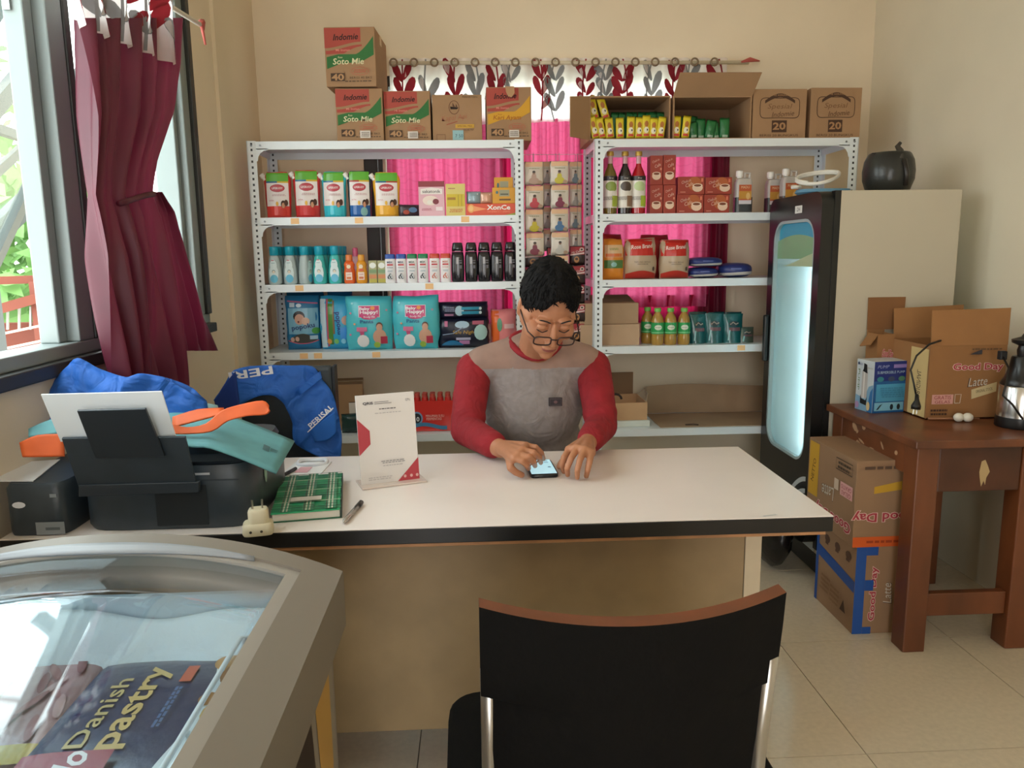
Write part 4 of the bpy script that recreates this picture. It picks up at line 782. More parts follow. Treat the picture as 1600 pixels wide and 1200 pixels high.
o, p, w, h = bagpack('tissue_pack', 'orange and pink shiny pack half hidden behind the man', 765, 806, 484, z4, 3.54, .1, '#e88a8c', 'tissue pack'); p.rect(-w*.48, .01, -w*.18, h*.96, '#e2662a'); p.ell(-w*.16, h*.6, w*.1, h*.18, '#5f9c7c', 12); p.rect(w*.02, h*.5, w*.4, h*.62, '#f2c8c8'); p.build('printed_front', o)

# ---------------------------------------------------------------- left unit, fifth shelf
z5 = SZ[4]
xc, w, h = dims(505, 556, 601, z5, 3.6); o = carton('brown_carton', 'plain brown carton with a white label behind the office chair', w, .2, h, (xc-.01, 3.7, z5), .12)
p = PR(boxsurf(.2)); p.rect(w*.05, h*.25, w*.32, h*.6, '#d8cfc4'); p.line([(w*.05, h*.61), (w*.33, h*.61)], .003, '#3c2c20'); p.build('printed_label', o)
b, sf = pillow(.11, .09, .07, M('#1f3c3a', .25, bump=.5, scale=25)); b.build('dark_packet', None, (PX(553, 670, y=3.56).x, 3.56, z5), .2, smooth=True, label='dark green crumpled packet beside the brown carton', cat='packet')
pk_ = empty('drink_pack', (PX(675, 650, y=3.56).x, 3.57, z5), label='red shrink wrapped pack of small drink bottles', cat='drink pack'); RB = M('#c8302a', .15, coat=.4)
xl_, xr_ = PX(634, 650, y=3.54).x-pk_.location.x, PX(730, 650, y=3.54).x-pk_.location.x; hb = PX(675, 614, y=3.56).z-z5; nb = 8; st = (xr_-xl_)/nb; rb = st*.48
for row in range(2):
    for i in range(nb):
        bo = MB().lathe([(rb*.9, .001), (rb, .006), (rb, hb*.6), (rb*.8, hb*.68), (rb*.95, hb*.78), (rb*.75, hb*.9)], RB, 12).lathe([(rb*.7, hb*.9), (rb*.7, hb*.99), (rb*.6, hb)], M('#b8473c', .3), 12).build('bottle', pk_, (xl_+st*(i+.5), (row-.5)*st, 0), smooth=35)
b = MB().box(xl_-.003, xr_+.003, -st-.002, -st, .002, hb*.82, M('#d43a34', .12, coat=.5)); b.build('shrink_wrap', pk_)
p = PR(lambda a, c: V((a, -st-.0022, c))); cx = PX(652, 650, y=3.56).x-pk_.location.x
p.ell(cx, hb*.36, .028, .032, '#7f9cc0', 16); p.ell(cx, hb*.36, .021, .024, '#22242c', 16); p.text('10', cx, hb*.34, .022, '#e8e8ea', bold=.02); p.text('MINUMAN SUSU', cx+.085, hb*.42, .012, '#f0c0b8', wd=.085); p.text('FERMENTASI', cx+.08, hb*.34, .012, '#f0c0b8', wd=.07); p.band(cx-.02, cx+.14, lambda t: hb*(.1+.05*math.sin(5*t)), lambda t: hb*(.2+.05*math.sin(5*t)), '#3f7fa8'); p.build('printed_front', pk_)
# ================================================================ hanging sachet strips between the shelf units
MB().tube([(XA1-.02, 3.56, 1.775), (XB0+.02, 3.56, 1.775)], .0013, M('#b9a0a4', .5), 6).build('hanging_wire', None, label='thin wire strung between the two shelf units', cat='wire')
def strip(label, px, pt, n, sh, sw, Y, colfoil, tops, figs, dark=False, name='sachet_strip', tilt=0):
    q = PX(px, pt, y=Y); o = empty(name, (q.x, Y, q.z-n*sh), label=label, cat='sachet strip')
    for k in range(n):
        b, sf = pillow(sw, sh*.985, .012, M(colfoil, .3, .1, bump=.2, scale=30), None, .5, 6, 6); s = b.build('sachet', o, (.002*(k % 2), 0, (n-1-k)*sh), .05*((k % 3)-1), smooth=True)
        p = PR(sf, gap=.0012, sub=3); W, H_ = sw, sh*.985
        if not dark:
            p.rect(-W*.45, H_*.78, W*.45, H_*.98, tops); p.scrib(0, H_*.7, W*.6, H_*.06, '#8a8a68', 1); c = figs[k % len(figs)]
            p.ell(0, H_*.18, W*.27, H_*.15, c, 12); p.ell(0, H_*.36, W*.13, H_*.14, c, 10); p.ell(0, H_*.52, W*.08, H_*.07, '#8a6a58', 10); p.ell(0, H_*.56, W*.085, H_*.05, '#3a2c28', 10); p.ell(W*.3, H_*.12, W*.13, H_*.08, '#a88a74', 8)
        else:
            p.rect(-W*.46, H_*.55, W*.46, H_*.97, '#9c2430'); p.band(-W*.46, W*.46, lambda t: H_*(.5+.1*t), lambda t: H_*(.58+.1*t), '#d8c0bc'); p.text('My Coffee', 0, H_*.7, H_*.13, '#e8d8d4', wd=W*.8, rot=12, shear=.3)
            p.ell(-W*.05, H_*.3, W*.17, H_*.17, '#b07a48', 12); p.ell(-W*.05, H_*.33, W*.1, H_*.07, '#3a2018', 10); p.ell(W*.28, H_*.82, W*.15, H_*.1, '#d0b8b0', 10); p.ell(W*.28, H_*.82, W*.08, H_*.05, '#3a2420', 8)
        p.build('printed_front', s)
    if q.z < 1.775: MB().tube([(0, 0, n*sh-.002), (0, .0, n*sh+(1.775-q.z))], .0012, M('#777', .5), 4).build('hook', o)
    return o
fg = ['#c7b03a', '#7a2c44', '#4a6f98', '#8d8f94']
strip('foil sachet strip hanging beside the left unit post, front', 834, 252, 4, .103, .085, 3.5, '#c9bcae', '#d8ab88', ['#b09080', '#b8404a', '#bfae34', '#7a3444'])
strip('foil sachet strip hanging in the middle of the gap, front', 874, 251, 5, .103, .083, 3.5, '#c9c0b4', '#d8b08c', ['#bdb03a', '#7a2c44', '#4a6f98', '#b9b4ac', '#b9b4ac'])
strip('foil sachet strip hanging behind, between the two front strips', 855, 252, 4, .1, .06, 3.58, '#a89c90', '#b89474', ['#8d8680'])
strip('foil sachet strip hanging behind, beside the right unit post', 899, 252, 5, .1, .058, 3.57, '#b4a89c', '#c89c7c', ['#5c6c78', '#8f8a86'])
strip('dark red coffee sachet strip left of the man\'s head', 834, 388, 3, .085, .085, 3.53, '#2a1614', '', [], True, 'coffee_strip')
strip('dark red coffee sachet strip above the man\'s head', 869, 386, 4, .09, .085, 3.53, '#2a1614', '', [], True, 'coffee_strip')
strip('dark red coffee sachet strip right of the man\'s head', 902, 384, 9, .088, .07, 3.54, '#2a1614', '', [], True, 'coffee_strip')
# ================================================================ right unit, second shelf
z2 = SZ[1]
def syrup(px, liq, lab, fruit, foot, Y=3.53):
    r = .032; h = PX(px, 236, y=Y).z-z2; g = M(liq, .08, coat=.5)
    o = MB().lathe([(.026, 0), (r, .004), (r, h*.55), (r*.97, h*.6), (r*.75, h*.68), (r*.42, h*.76), (r*.36, h*.8)], g, 18).build('syrup_bottle', None, (PX(px, 320, y=Y).x, Y, z2), smooth=50, label=lab, cat='bottle', group='syrup bottles')
    MB().lathe([(r*.36, h*.8), (r*.35, h*.92)], M('#c99aa0', .08, coat=.5), 14).build('neck', o, smooth=50); MB().lathe([(r*.42, h*.92), (r*.5, h*.925), (r*.5, h*.965), (r*.46, h*.99)], M('#c0a04a', .35, .5), 14).build('cap', o, smooth=40)
    p = CPR(r, gap=.0006, sub=6, rough=.3); W = r*1.3; p.rect(-W, h*.1, W, h*.6, '#ddd6cc'); p.rect(-W, h*.53, W, h*.6, '#2a2224'); p.text('Sirup', 0, h*.565, h*.03, '#d8d0c8', shear=.2); p.ell(0, h*.44, W*.62, h*.075, fruit, 14); p.ell(W*.3, h*.41, W*.3, h*.045, fruit, 12); p.rect(W*.1, h*.12, W, h*.29, foot); p.scrib(-W*.4, h*.25, W, h*.06, '#8a8078', 3); p.build('label', o)
syrup(953, '#6b5a1c', 'olive green syrup bottle with a melon label', '#8a9c4a', '#9aa83a'); syrup(976, '#1c0c10', 'dark purple syrup bottle beside the green one', '#4a3a30', '#8a6a52'); syrup(997, '#a8101c', 'bright red syrup bottle with a pale green label', '#b8c890', '#a8bc3a')
def cup(p, cx, cz, rx, rz):
    p.ell(cx, cz-rz*.1, rx, rz, '#e2c4ac', 14); p.ell(cx, cz+rz*.42, rx*.95, rz*.45, '#e8d0ba', 14); p.ell(cx, cz+rz*.42, rx*.7, rz*.3, '#7a4028', 12)
def coffee(label, l, r, t, zb, Y, tall):
    o, p, X, Z, w, h = sbox('coffee_box', label, l, r, t, zb, Y, .07, '#9c3a2c', group='red coffee boxes')
    if tall: cup(p, X(.5), Z(.32), w*.36, h*.14); p.text('Chek-in', X(.42), Z(.82), h*.08, '#d8a898', wd=w*.6, rot=24, shear=.3); p.text('Cafe', X(.58), Z(.66), h*.1, '#e0b8a8', wd=w*.5, rot=24, shear=.3); p.rect(X(.78), Z(.5), X(.9), Z(.58), '#d88a70')
    else: p.ell(X(.62), Z(.6), w*.25, h*.4, '#b05c30', 16); cup(p, X(.73), Z(.4), w*.2, h*.24); p.text('Chek-in', X(.3), Z(.74), h*.16, '#d8b0a0', wd=w*.36, rot=16, shear=.3); p.text('Cafe', X(.42), Z(.55), h*.2, '#e0b8a0', wd=w*.3, rot=16, shear=.3); p.rect(X(.86), Z(.7), X(.93), Z(.9), '#d87a5c'); p.rect(X(.08), Z(.1), X(.28), Z(.16), '#c87a68')
    p.build('printed_front', o); return h
h1 = coffee('upright red coffee box, lower left of the coffee boxes', 1014, 1034, 289, z2, 3.53, True); coffee('upright red coffee box, lower row, with a spoon print beside the wide boxes', 1035, 1054, 289, z2, 3.53, True)
coffee('upright red coffee box, upper left of the coffee boxes', 1014, 1033, 243, z2+h1+.001, 3.535, True); coffee('upright red coffee box, upper row second', 1034, 1053, 242, z2+h1+.001, 3.535, True)
h1 = coffee('wide red coffee box, bottom row beside the upright boxes', 1056, 1097, 304, z2, 3.525, False); coffee('wide red coffee box, bottom row beside the jerrycan', 1098, 1137, 304, z2, 3.525, False); coffee('wide red coffee box, top row beside the upright boxes', 1057, 1098, 276, z2+h1+.001, 3.53, False); coffee('wide red coffee box, top row beside the jerrycan', 1099, 1140, 277, z2+h1+.001, 3.53, False)
def jerry(px, lab, Y=3.54, sc=1.):
    h = .155*sc; hw = .038*sc; o = MB().rrect([(hw*.9, .024, 0), (hw, .028, .005), (hw, .028, h*.86), (hw*.85, .024, h*.97), (hw*.4, .016, h)], M('#b9b3ae', .3), 6, p=5).build('jerrycan', None, (PX(px, 325, y=Y).x, Y, z2), smooth=45, label=lab, cat='jerrycan', group='honey jerrycans')
    MB().rrect([(hw+.0006, .0286, .004), (hw+.0006, .0286, h*.45)], M('#3a3c3e', .25), 6, p=5).build('liquid_fill', o, smooth=45)
    MB().lathe([(.012, h), (.012, h+.006), (.016, h+.007), (.016, h+.03), (.013, h+.033)], M('#ece8e2', .35), 12, (-hw*.5, 0)).build('cap', o, smooth=40); MB().tube([(hw*.15, 0, h*.97), (hw*.15, 0, h+.022), (hw*.75, 0, h+.022), (hw*.75, 0, h*.95)], .006, M('#c4beb8', .3), 8).build('handle', o, smooth=40)
    p = PR(lambda a, c: V((a, -.0292, c)), gap=.0008); p.rect(-hw*.75, h*.25, hw*.75, h*.8, '#b8562e'); p.rect(-hw*.75, h*.4, hw*.75, h*.62, '#c08a34'); p.text('MADU', 0, h*.73, h*.07, '#e8c8a0', wd=hw); p.ell(hw*.35, h*.48, hw*.25, h*.1, '#d8b070', 10); p.rect(-hw*.75, h*.25, hw*.75, h*.36, '#cfc9d0'); p.build('label', o)
jerry(1160, 'jerrycan with orange label beside the wide coffee boxes'); jerry(1208, 'jerrycan with orange label half hidden behind the nearer one', 3.6); jerry(1232, 'jerrycan with orange label nearest the fridge top', 3.53, 1.04)
# ---------------------------------------------------------------- third shelf
def bag(name, label, l, r, t, zb, Y, d, col, cat='bag', rz=0): return bagpack(name, label, l, r, t, zb, Y, d, col, cat, rz, .5)
o, p, w, h = bag('snack_bag', 'orange snack bag at the left end of the flour shelf', 942, 977, 373, z3, 3.51, .07, '#d8862a'); p.rect(-w*.4, h*.55, w*.4, h*.85, '#d8b48a'); p.rect(-w*.36, h*.56, w*.36, h*.64, '#d06a30'); p.rect(-w*.42, h*.28, w*.42, h*.48, '#4f7438'); p.ell(0, h*.37, w*.13, h*.06, '#88b8b0', 10); p.scrib(0, h*.75, w*.4, h*.06, '#7f8a4a', 2); p.build('printed_front', o)
def rose(label, l, r, t, Y, rz):
    o, p, w, h = bag('flour_bag', label, l, r, t, z3, Y, .1, '#b8a084', 'flour bag', rz); p.rect(-w*.47, h*.58, w*.47, h*.985, '#c0281c'); p.band(-w*.46, w*.46, lambda t: h*.02, lambda t: h*(.13+.08*math.sin(PI*t)), '#b02c20'); p.text('Rose Brand', 0, h*.8, h*.1, '#e8d8d0', wd=w*.66, rot=4, shear=.2, bold=.015); p.text('TEPUNG BERAS', 0, h*.42, h*.035, '#5a4a3c', wd=w*.5); p.scrib(0, h*.37, w*.34, h*.03, '#6a5a4a', 1); p.ell(w*.36, h*.25, w*.04, h*.06, '#4a3c34', 8); p.build('printed_front', o)
rose('red and cream flour bag beside the orange snack bag', 977, 1029, 372, 3.515, .06); rose('red and cream flour bag beside the blue bags', 1034, 1081, 374, 3.515, -.05)
for i, (l, r, lab) in enumerate(((1000, 1050, 'red flour bag behind, between the two front flour bags'), (942, 975, 'dark red bag behind the orange snack bag'))): bag('flour_bag', lab, l, r, 366, z3, 3.66, .1, '#9c2020')
def blueb(l, r, t, zb, Y, lab, rz=0):
    xc, w, h = dims(l, r, t, zb, Y); b = MB()
    b.sphere((0, 0, h/2), (w/2, .085, h/2), M('#26336f', .35, bump=.2, scale=20), 20, 12, lambda d_: (1/(abs(d_.x)**3+abs(d_.y)**3+abs(d_.z)**3))**(1/3)); o = b.build('flour_bag', None, (xc, Y+.085, zb+.001), rz, smooth=True, label=lab, cat='flour bag', group='blue flour bags')
    def sfc(a, c):
        k = max(0, 1-abs(2*a/w)**3-abs(2*c/h-1)**3); return V((a, -.085*k**(1/3), c))
    p = PR(sfc, gap=.002, sub=8); p.band(-w*.46, w*.46, lambda t: h*(.1+.1*t), lambda t: h*(.3+.12*t), '#c4bfba'); p.rect(-w*.2, h*.55, w*.1, h*.65, '#5a68a0'); p.build('printed_front', o)
    return h
hb_ = blueb(1081, 1128, 418, z3, 3.52, 'blue and white flour bag lying flat, bottom of the pair'); blueb(1080, 1134, 402, z3+hb_+.001, 3.52, 'blue and white flour bag lying on another flour bag', .08); blueb(1130, 1183, 411, z3, 3.53, 'blue and white flour bag slumped next to the fridge', -.1)
# ---------------------------------------------------------------- fourth shelf
xc, w, h = dims(907, 1001, 507, z4, 3.53); carton('brown_carton', 'plain taped carton, lower of two beside the oil bottles', w, .26, h, (xc, 3.66, z4), m=M('#b8987a', .8, var=.05)); zq = z4+h+.001
xc, w, h2_ = dims(905, 999, 474, zq, 3.53); o = carton('brown_carton', 'plain carton with lifted lid flap, upper of two beside the oil bottles', w, .24, h2_, (xc, 3.66, zq), .02, m=M('#a88a6c', .8, var=.05)); MB().add([(-w*.3, -.1, h2_+.001), (w*.45, -.1, h2_+.001), (w*.42, .02, h2_+.03), (-w*.25, .02, h2_+.03)], [(0, 1, 2, 3)], CARDD).build('flap', o, solid=.004)
def oil(px, lab, Y=3.53, t=481):
    h = PX(px, t, y=Y).z-z4; r = .029; o = MB().lathe([(.025, 0), (r, .006), (r, h*.2), (r*.95, h*.25), (r, h*.3), (r, h*.62), (r*.85, h*.75), (r*.45, h*.86), (r*.42, h*.9)], M('#a8813a', .1, coat=.4), 16).build('oil_bottle', None, (PX(px, 530, y=Y).x, Y, z4), smooth=50, label=lab, cat='bottle', group='cooking oil bottles'); MB().lathe([(r*.5, h*.895), (r*.55, h*.9), (r*.55, h*.985), (r*.5, h)], M('#6fae4a', .4), 14).build('cap', o, smooth=40)
    p = CPR(r*1.0, sub=6, rough=.3); p.rect(-r*2.2, h*.3, r*2.2, h*.61, '#2f9a52'); p.ell(-.003, h*.48, r*.6, h*.07, '#d8dcc8', 12); p.text('minyak', -.003, h*.48, h*.04, '#3c6a3c', wd=r*.9); p.rect(-r*1.3, h*.33, r*1.3, h*.35, '#8fd09a'); p.build('label', o)
oil(1027, 'oil bottle with white oval on its green label, nearest the cartons'); oil(1047, 'oil bottle with green label in the middle of the front row'); oil(1068, 'oil bottle with green label beside the teal pouches'); oil(1011, 'oil bottle partly hidden behind the cartons and front bottles', 3.6, 480)
def teal(l, r, t, lab, c='#12585a', Y=3.53):
    xc, w, h = dims(l, r, t, z4, Y); b, sf = pillow(w, h, .06, M(c, .2, bump=.4, scale=20, coat=.3), lambda v: .2+.8*(1-v)**.7, .5); o = b.build('detergent_pouch', None, (xc, Y+.03, z4), random.uniform(-.15, .15), smooth=True, label=lab, cat='detergent pouch', group='teal detergent pouches')
    p = PR(sf, gap=.0015, sub=4, rough=.3); p.ell(0, h*.66, w*.25, h*.1, '#0c2f38', 12); p.line([(-w*.2, h*.64), (-w*.05, h*.72), (w*.08, h*.65), (w*.22, h*.69)], .005, '#a89a8a'); p.rect(-w*.25, h*.42, w*.3, h*.54, '#6a4a50'); p.line([(-w*.3, h*.1), (-w*.22, h*.45)], .006, '#7fb4b4'); p.build('printed_front', o)
teal(1082, 1110, 492, 'teal detergent pouch beside the oil bottles'); teal(1107, 1137, 490, 'teal detergent pouch in the middle of three'); teal(1136, 1168, 491, 'teal detergent pouch beside the silver one'); teal(1160, 1186, 512, 'silver and dark green small pouch next to the fridge', '#4a5a50')
for i, px in enumerate((1095, 1125, 1152)): teal(px-14, px+14, 488, 'dark teal detergent pouch in the row behind, %s from the oil bottles' % ORD[i], '#0e4446', 3.63)
# ---------------------------------------------------------------- bottom visible shelf
lb = empty('storage_box', (PX(970, 650, y=3.6).x, 3.66, z5), label='open brown box on a white tray behind the man\'s elbow', cat='box'); hw = .115
MB().box(-hw-.01, hw+.012, -.13, .13, 0, .03, M('#d5d6cc', .5)).build('white_tray', lb, bevel=.003)
b = MB(); BX = M('#c29a72', .75, var=.04)
b.box(-hw, hw, -.12, -.115, .031, .115, BX).box(-hw, hw, .115, .12, .031, .115, BX).box(-hw, -hw+.005, -.115, .115, .031, .115, BX).box(hw-.005, hw, -.115, .115, .031, .115, BX).box(-hw, hw, -.115, .115, .031, .035, BX); b.build('box_body', lb, fix=False)
MB().box(-hw, hw-.02, .122, .126, .08, .225, CARDD).build('lid', lb); MB().add([(hw, -.1, .115), (hw, .1, .115), (hw+.03, .08, .15), (hw+.01, -.08, .15)], [(0, 1, 2, 3)], M('#b09c84', .8)).build('flap', lb, solid=.003)
MB().tube([(-.02+.03*math.cos(a), -.02, .115+.025*math.sin(a)) for a in [i*.5 for i in range(8)]], .006, M('#3a2a26', .5), 6).build('cable_coil', None, tuple(lb.location), smooth=True, label='dark coiled cable poking out of the open brown box', cat='cable')
x0, x1 = PX(1010, 640, y=3.8).x, XB1-.05; LINR = M('#a08468', .85, var=.12, scale=6)
cb = empty('cardboard_liner', ((x0+x1)/2, 3.65, z5), label='creased cardboard sheet lining the lowest right shelf', cat='cardboard'); hx = (x1-x0)/2
MB().box(-hx, hx, -.155, .155, .0005, .004, LINR).build('base_sheet', cb); MB().grid(14, 4, lambda u, v: V((-hx+2*hx*u, .16+.008*math.sin(9*u), .005+(.14+.008*math.sin(6*u))*v)), LINR).build('upright_sheet', cb, solid=.004)
for x in (-.28, .1): MB().tube([(x, -.12, .006), (x+.03, -.14, .012), (x+.06, -.13, .006)], .003, M('#4a3828', .7), 5).build('crease', cb)
# ================================================================ on the fridge
fzt = fz+.0005
cbk = empty('white_cable', (1.41, 3.17, fzt), label='coiled white cable on the front edge of the fridge top', cat='cable')
pts = []
for i in range(60): a = i/59*2*PI*2.6; pts.append((.085*math.cos(a)+.01*math.sin(2*a), .06*math.sin(a), .035+.055*(.5+.5*math.sin(a+.6))+.012*i/59))
MB().tube(pts, .0055, M('#dcd8cf', .4), 7).build('coil', cbk, smooth=True); MB().tube([(-.085, -.02, .03), (-.11, -.03, .03), (-.12, -.02, .03)], .008, M('#dcd8cf', .4), 7).build('plug', cbk, smooth=True)
MB().rrect([(.1, .05, 0), (.11, .06, .008), (.105, .055, .02)], M('#5f8fae', .5, bump=.3, scale=20), 5, p=3).build('folded_cloth', None, (1.42, 3.15, fzt), smooth=50, label='folded pale blue cloth under the white cable on the fridge', cat='cloth')
JB = M('#2a2c2a', .3, var=.5, scale=9, bump=.6); jx = PX(1391, 290, y=3.08).x
jb = empty('wrapped_jar', (jx, 3.1, fzt), label='round jar wrapped in black plastic on the fridge', cat='jar')
MB().lathe([(.068, 0), (.082, .01), (.096, .05), (.098, .085), (.092, .125), (.08, .15), (.074, .155)], JB, 24).build('wrapped_body', jb, smooth=50); MB().tube([(.0, -.085, .12), (.01, -.06, .155), (.005, -.045, .175), (.015, -.05, .19)], [.012, .013, .01, .006], M('#3a342c', .5, bump=.4, scale=30), 8).build('knot', jb, smooth=True)
MB().tube([(.02, -.1, .02), (.018, -.102, .07), (.008, -.095, .12)], .01, M('#241e1a', .4), 6).build('fold', jb, smooth=True); MB().box(-.085, -.045, -.03, -.02, .148, .153, M('#222', .5)).build('handle', jb)
# ================================================================ cartons and pump box on the table
GDL = '#a83a44'; OUT = '#e3c0b8'
def goodday(p, cx, cz, h, wd, rot=0, latte=True, flip=1):
    c, s = math.cos(RAD(rot)), math.sin(RAD(rot)); T = lambda dx, dz: (cx+dx*c-dz*s, cz+dx*s+dz*c)
    p.text('Good Day', *T(0, 0), h*1.0, OUT, wd=wd*1.03, rot=rot, bold=.07); p.text('Good Day', *T(0, 0), h*.92, GDL, wd=wd, rot=rot, bold=.025)
    if latte: p.text('Latte', *T(.0, -h*1.5), h*.95, '#4a3424', wd=wd*.4, rot=rot+5*flip, shear=.3); p.text('Latte', *T(.002, -h*1.47), h*.9, '#cfc4b4', wd=wd*.38, rot=rot+5*flip, shear=.3)
tzt = .7355
gx0, gx1 = PX(1447, 640, y=2.6).x, PX(1565, 640, y=2.6).x; gw = gx1-gx0; gh = PX(1500, 540, y=2.6).z-tzt; gd = .26
g = empty('open_coffee_carton', ((gx0+gx1)/2, 2.6+gd/2, tzt), label='open coffee carton with pink lettering on the wooden table', cat='carton'); CG = M('#96693f', .8, var=.06, scale=6, bump=.05)
b = MB(); k = .004; b.box(-gw/2, gw/2, -gd/2, -gd/2+k, 0, gh, CG).box(-gw/2, gw/2, gd/2-k, gd/2, 0, gh, CG).box(-gw/2, -gw/2+k, -gd/2+k, gd/2-k, 0, gh, CG).box(gw/2-k, gw/2, -gd/2+k, gd/2-k, 0, gh, CG).box(-gw/2, gw/2, -gd/2, gd/2, 0, k, CG); b.build('carton_body', g, fix=False)
MB().add([(-gw/2, -gd/2, gh), (gw/2, -gd/2, gh), (gw/2+.035, -gd/2+.05, gh+.125), (-gw/2+.025, -gd/2+.05, gh+.12)], [(0, 1, 2, 3)], CG).build('flap', g, solid=.004); MB().add([(-gw/2+.01, gd/2, gh), (gw/2, gd/2, gh), (gw/2+.03, gd/2+.05, gh+.12), (-gw/2+.03, gd/2+.05, gh+.11)], [(0, 1, 2, 3)], CG).build('flap', g, solid=.004)
p = PR(boxsurf(gd), rough=.75); X = lambda a: (a-.5)*gw; Z = lambda a: a*gh; goodday(p, X(.64), Z(.7), gh*.13, gw*.66); p.poly([(X(.58), Z(.27)), (X(.9), Z(.37)), (X(.9), Z(.5)), (X(.57), Z(.4))], '#cdb98c'); p.text('ORIGINAL STOCK', X(.74), Z(.39), gh*.04, '#4a3828', wd=gw*.22, rot=10)
p.rect(X(.06), Z(.21), X(.34), Z(.34), '#d09a90'); p.text('GRATIS', X(.2), Z(.3), gh*.05, '#8a3038', wd=gw*.22); p.text('GELAS', X(.2), Z(.24), gh*.04, '#8a3038', wd=gw*.2); p.line([(X(.36), Z(.22)), (X(.36), Z(.34)), (X(.44), Z(.34)), (X(.43), Z(.22)), (X(.36), Z(.22))], .003, '#c9b49c'); p.scrib(X(.16), Z(.1), gw*.22, gh*.1, '#4a3020', 2); p.poly([(X(.5), Z(.88)), (X(.66), Z(.88)), (X(.66), Z(.95))], '#39353a'); p.scrib(X(.72), Z(.95), gw*.4, gh*.04, '#6a4c30', 1); p.build('printed_front', g)
p = PR(lambda a, c: V((-gw/2, a, c)), (-1, 0, 0), rough=.75); p.rect(-gd*.47, gh*.02, -gd*.05, gh*.95, '#cdb47c'); p.text('ORIGINAL', -gd*.28, gh*.45, gd*.1, '#4a3828', wd=gh*.4, rot=90); p.build('printed_side', g)
# second carton behind it
ax0, ax1 = PX(1367, 600, y=2.84).x, 1.592; aw = ax1-ax0; ah = PX(1400, 522, y=2.84).z-tzt; ad = .085
g2 = empty('open_coffee_carton', ((ax0+ax1)/2, 2.84+ad/2, tzt), label='torn open coffee carton behind the blue pump box', cat='carton')
b = MB(); b.box(-aw/2, aw/2, -ad/2, -ad/2+k, 0, ah, CG).box(-aw/2, aw/2, ad/2-k, ad/2, 0, ah+.01, CG).box(-aw/2, -aw/2+k, -ad/2+k, ad/2-k, 0, ah, CG).box(aw/2-k, aw/2, -ad/2+k, ad/2-k, 0, ah, CG).box(-aw/2, aw/2, -ad/2, ad/2, 0, k, CG); b.build('carton_body', g2, fix=False)
MB().add([(-aw/2, ad/2, ah+.01), (aw/2+.075, ad/2, ah+.01), (aw/2+.08, ad/2+.005, ah+.135), (-aw/2, ad/2+.005, ah+.135)], [(0, 1, 2, 3)], M('#865a34', .8, var=.06, scale=6)).build('flap', g2, solid=.004); MB().add([(-aw/2, -ad/2, ah), (-aw/2, ad/2-.02, ah), (-aw/2-.04, ad/2-.03, ah-.05), (-aw/2-.03, -ad/2, ah-.04)], [(0, 1, 2, 3)], CG).build('flap', g2, solid=.004)
p = PR(boxsurf(ad), rough=.75); goodday(p, aw*.12, ah*.72, ah*.15, aw*.66, -8, False); p.build('printed_front', g2)
# pump box
pq = PX(1360, 645, z=.735); pw_, pd_, phh = .165, .2, .0
pbx = empty('pump_box', (0, 0, tzt), label='blue and white box with a picture of a submersible pump', cat='box'); A_ = PX(1362, 646, z=.735); B_ = PX(1415, 643, z=.735); C_ = PX(1314, 632, z=.735)
ph_ = PX(1362, 566, y=A_.y).z-.735; ang = math.atan2(B_.y-A_.y, B_.x-A_.x); pw_ = (B_-A_).length; pd_ = min(.1, (C_-A_).length)
pbx.location = (A_.x, A_.y, tzt); pbx.rotation_euler = (0, 0, ang)
MB().box(0, pw_, 0, pd_, 0, ph_, M('#c8d2d8', .35)).build('box_body', pbx, bevel=.001)
p = PR(lambda a, c: V((a*pw_, 0, c*ph_)), rough=.35); p.rect(0, 0, 1, 1, '#1c5c98'); p.rect(0, .62, 1, 1, '#1c2f7a'); p.rect(.08, .22, .93, .56, '#4a9cc4'); p.rect(.05, .04, .9, .2, '#7fbcd8'); p.text('PUMP', .25, .9, .06, '#9aa4d0', wd=.34, shear=.3); p.rect(.55, .87, .97, .94, '#8a7ac0'); p.text('SUBMERSIBLE PUMP', .48, .79, .05, '#a8c4e0', wd=.8)
for c_, cc in ((.18, '#2f7f8f'), (.5, '#3a4a6a'), (.8, '#4a7f6a')): p.ell(c_, .66, .1, .05, cc, 12)
p.poly([(.1, .06), (.2, .15), (.28, .18), (.16, .07)], '#16222c'); p.ell(.55, .11, .05, .06, '#16222c', 8); p.ell(.75, .11, .05, .06, '#16222c', 8); p.scrib(.5, .4, .7, .2, '#3f88b0', 5); p.build('printed_front', pbx)
p = PR(lambda a, c: V((0, (1-a)*pd_, c*ph_)), (-1, 0, 0), rough=.35); p.rect(0, 0, 1, 1, '#c3ccd0'); p.poly([(0, 0), (1, 0), (1, .55), (.75, .5), (.5, .25), (.0, .3)], '#7fa8c4'); p.poly([(.7, 0), (1, 0), (1, .5), (.85, .4)], '#2f6fa8'); p.rect(.33, .25, .66, .78, '#b9b4b0'); p.rect(.43, .25, .5, .78, '#d8d4d0'); p.poly([(.36, .78), (.64, .75), (.62, .83), (.6, .92), (.42, .94), (.42, .84)], '#1c1f22'); p.poly([(.3, .14), (.66, .12), (.68, .3), (.62, .22), (.36, .24), (.3, .32)], '#1c1f22')
p.text('PUMP', .16, .6, .1, '#5f7a4a', wd=.42, rot=-90); p.ell(.12, .92, .05, .03, '#2a3a5a', 10); p.rect(.2, .89, .36, .94, '#a8b0c0'); p.text('HIGH FLOW', .8, .86, .03, '#9a8a78', wd=.3); p.ell(.14, .1, .12, .07, '#a88ab0', 10); p.ell(.8, .12, .1, .09, '#cdb88a', 10); p.build('printed_side', pbx)
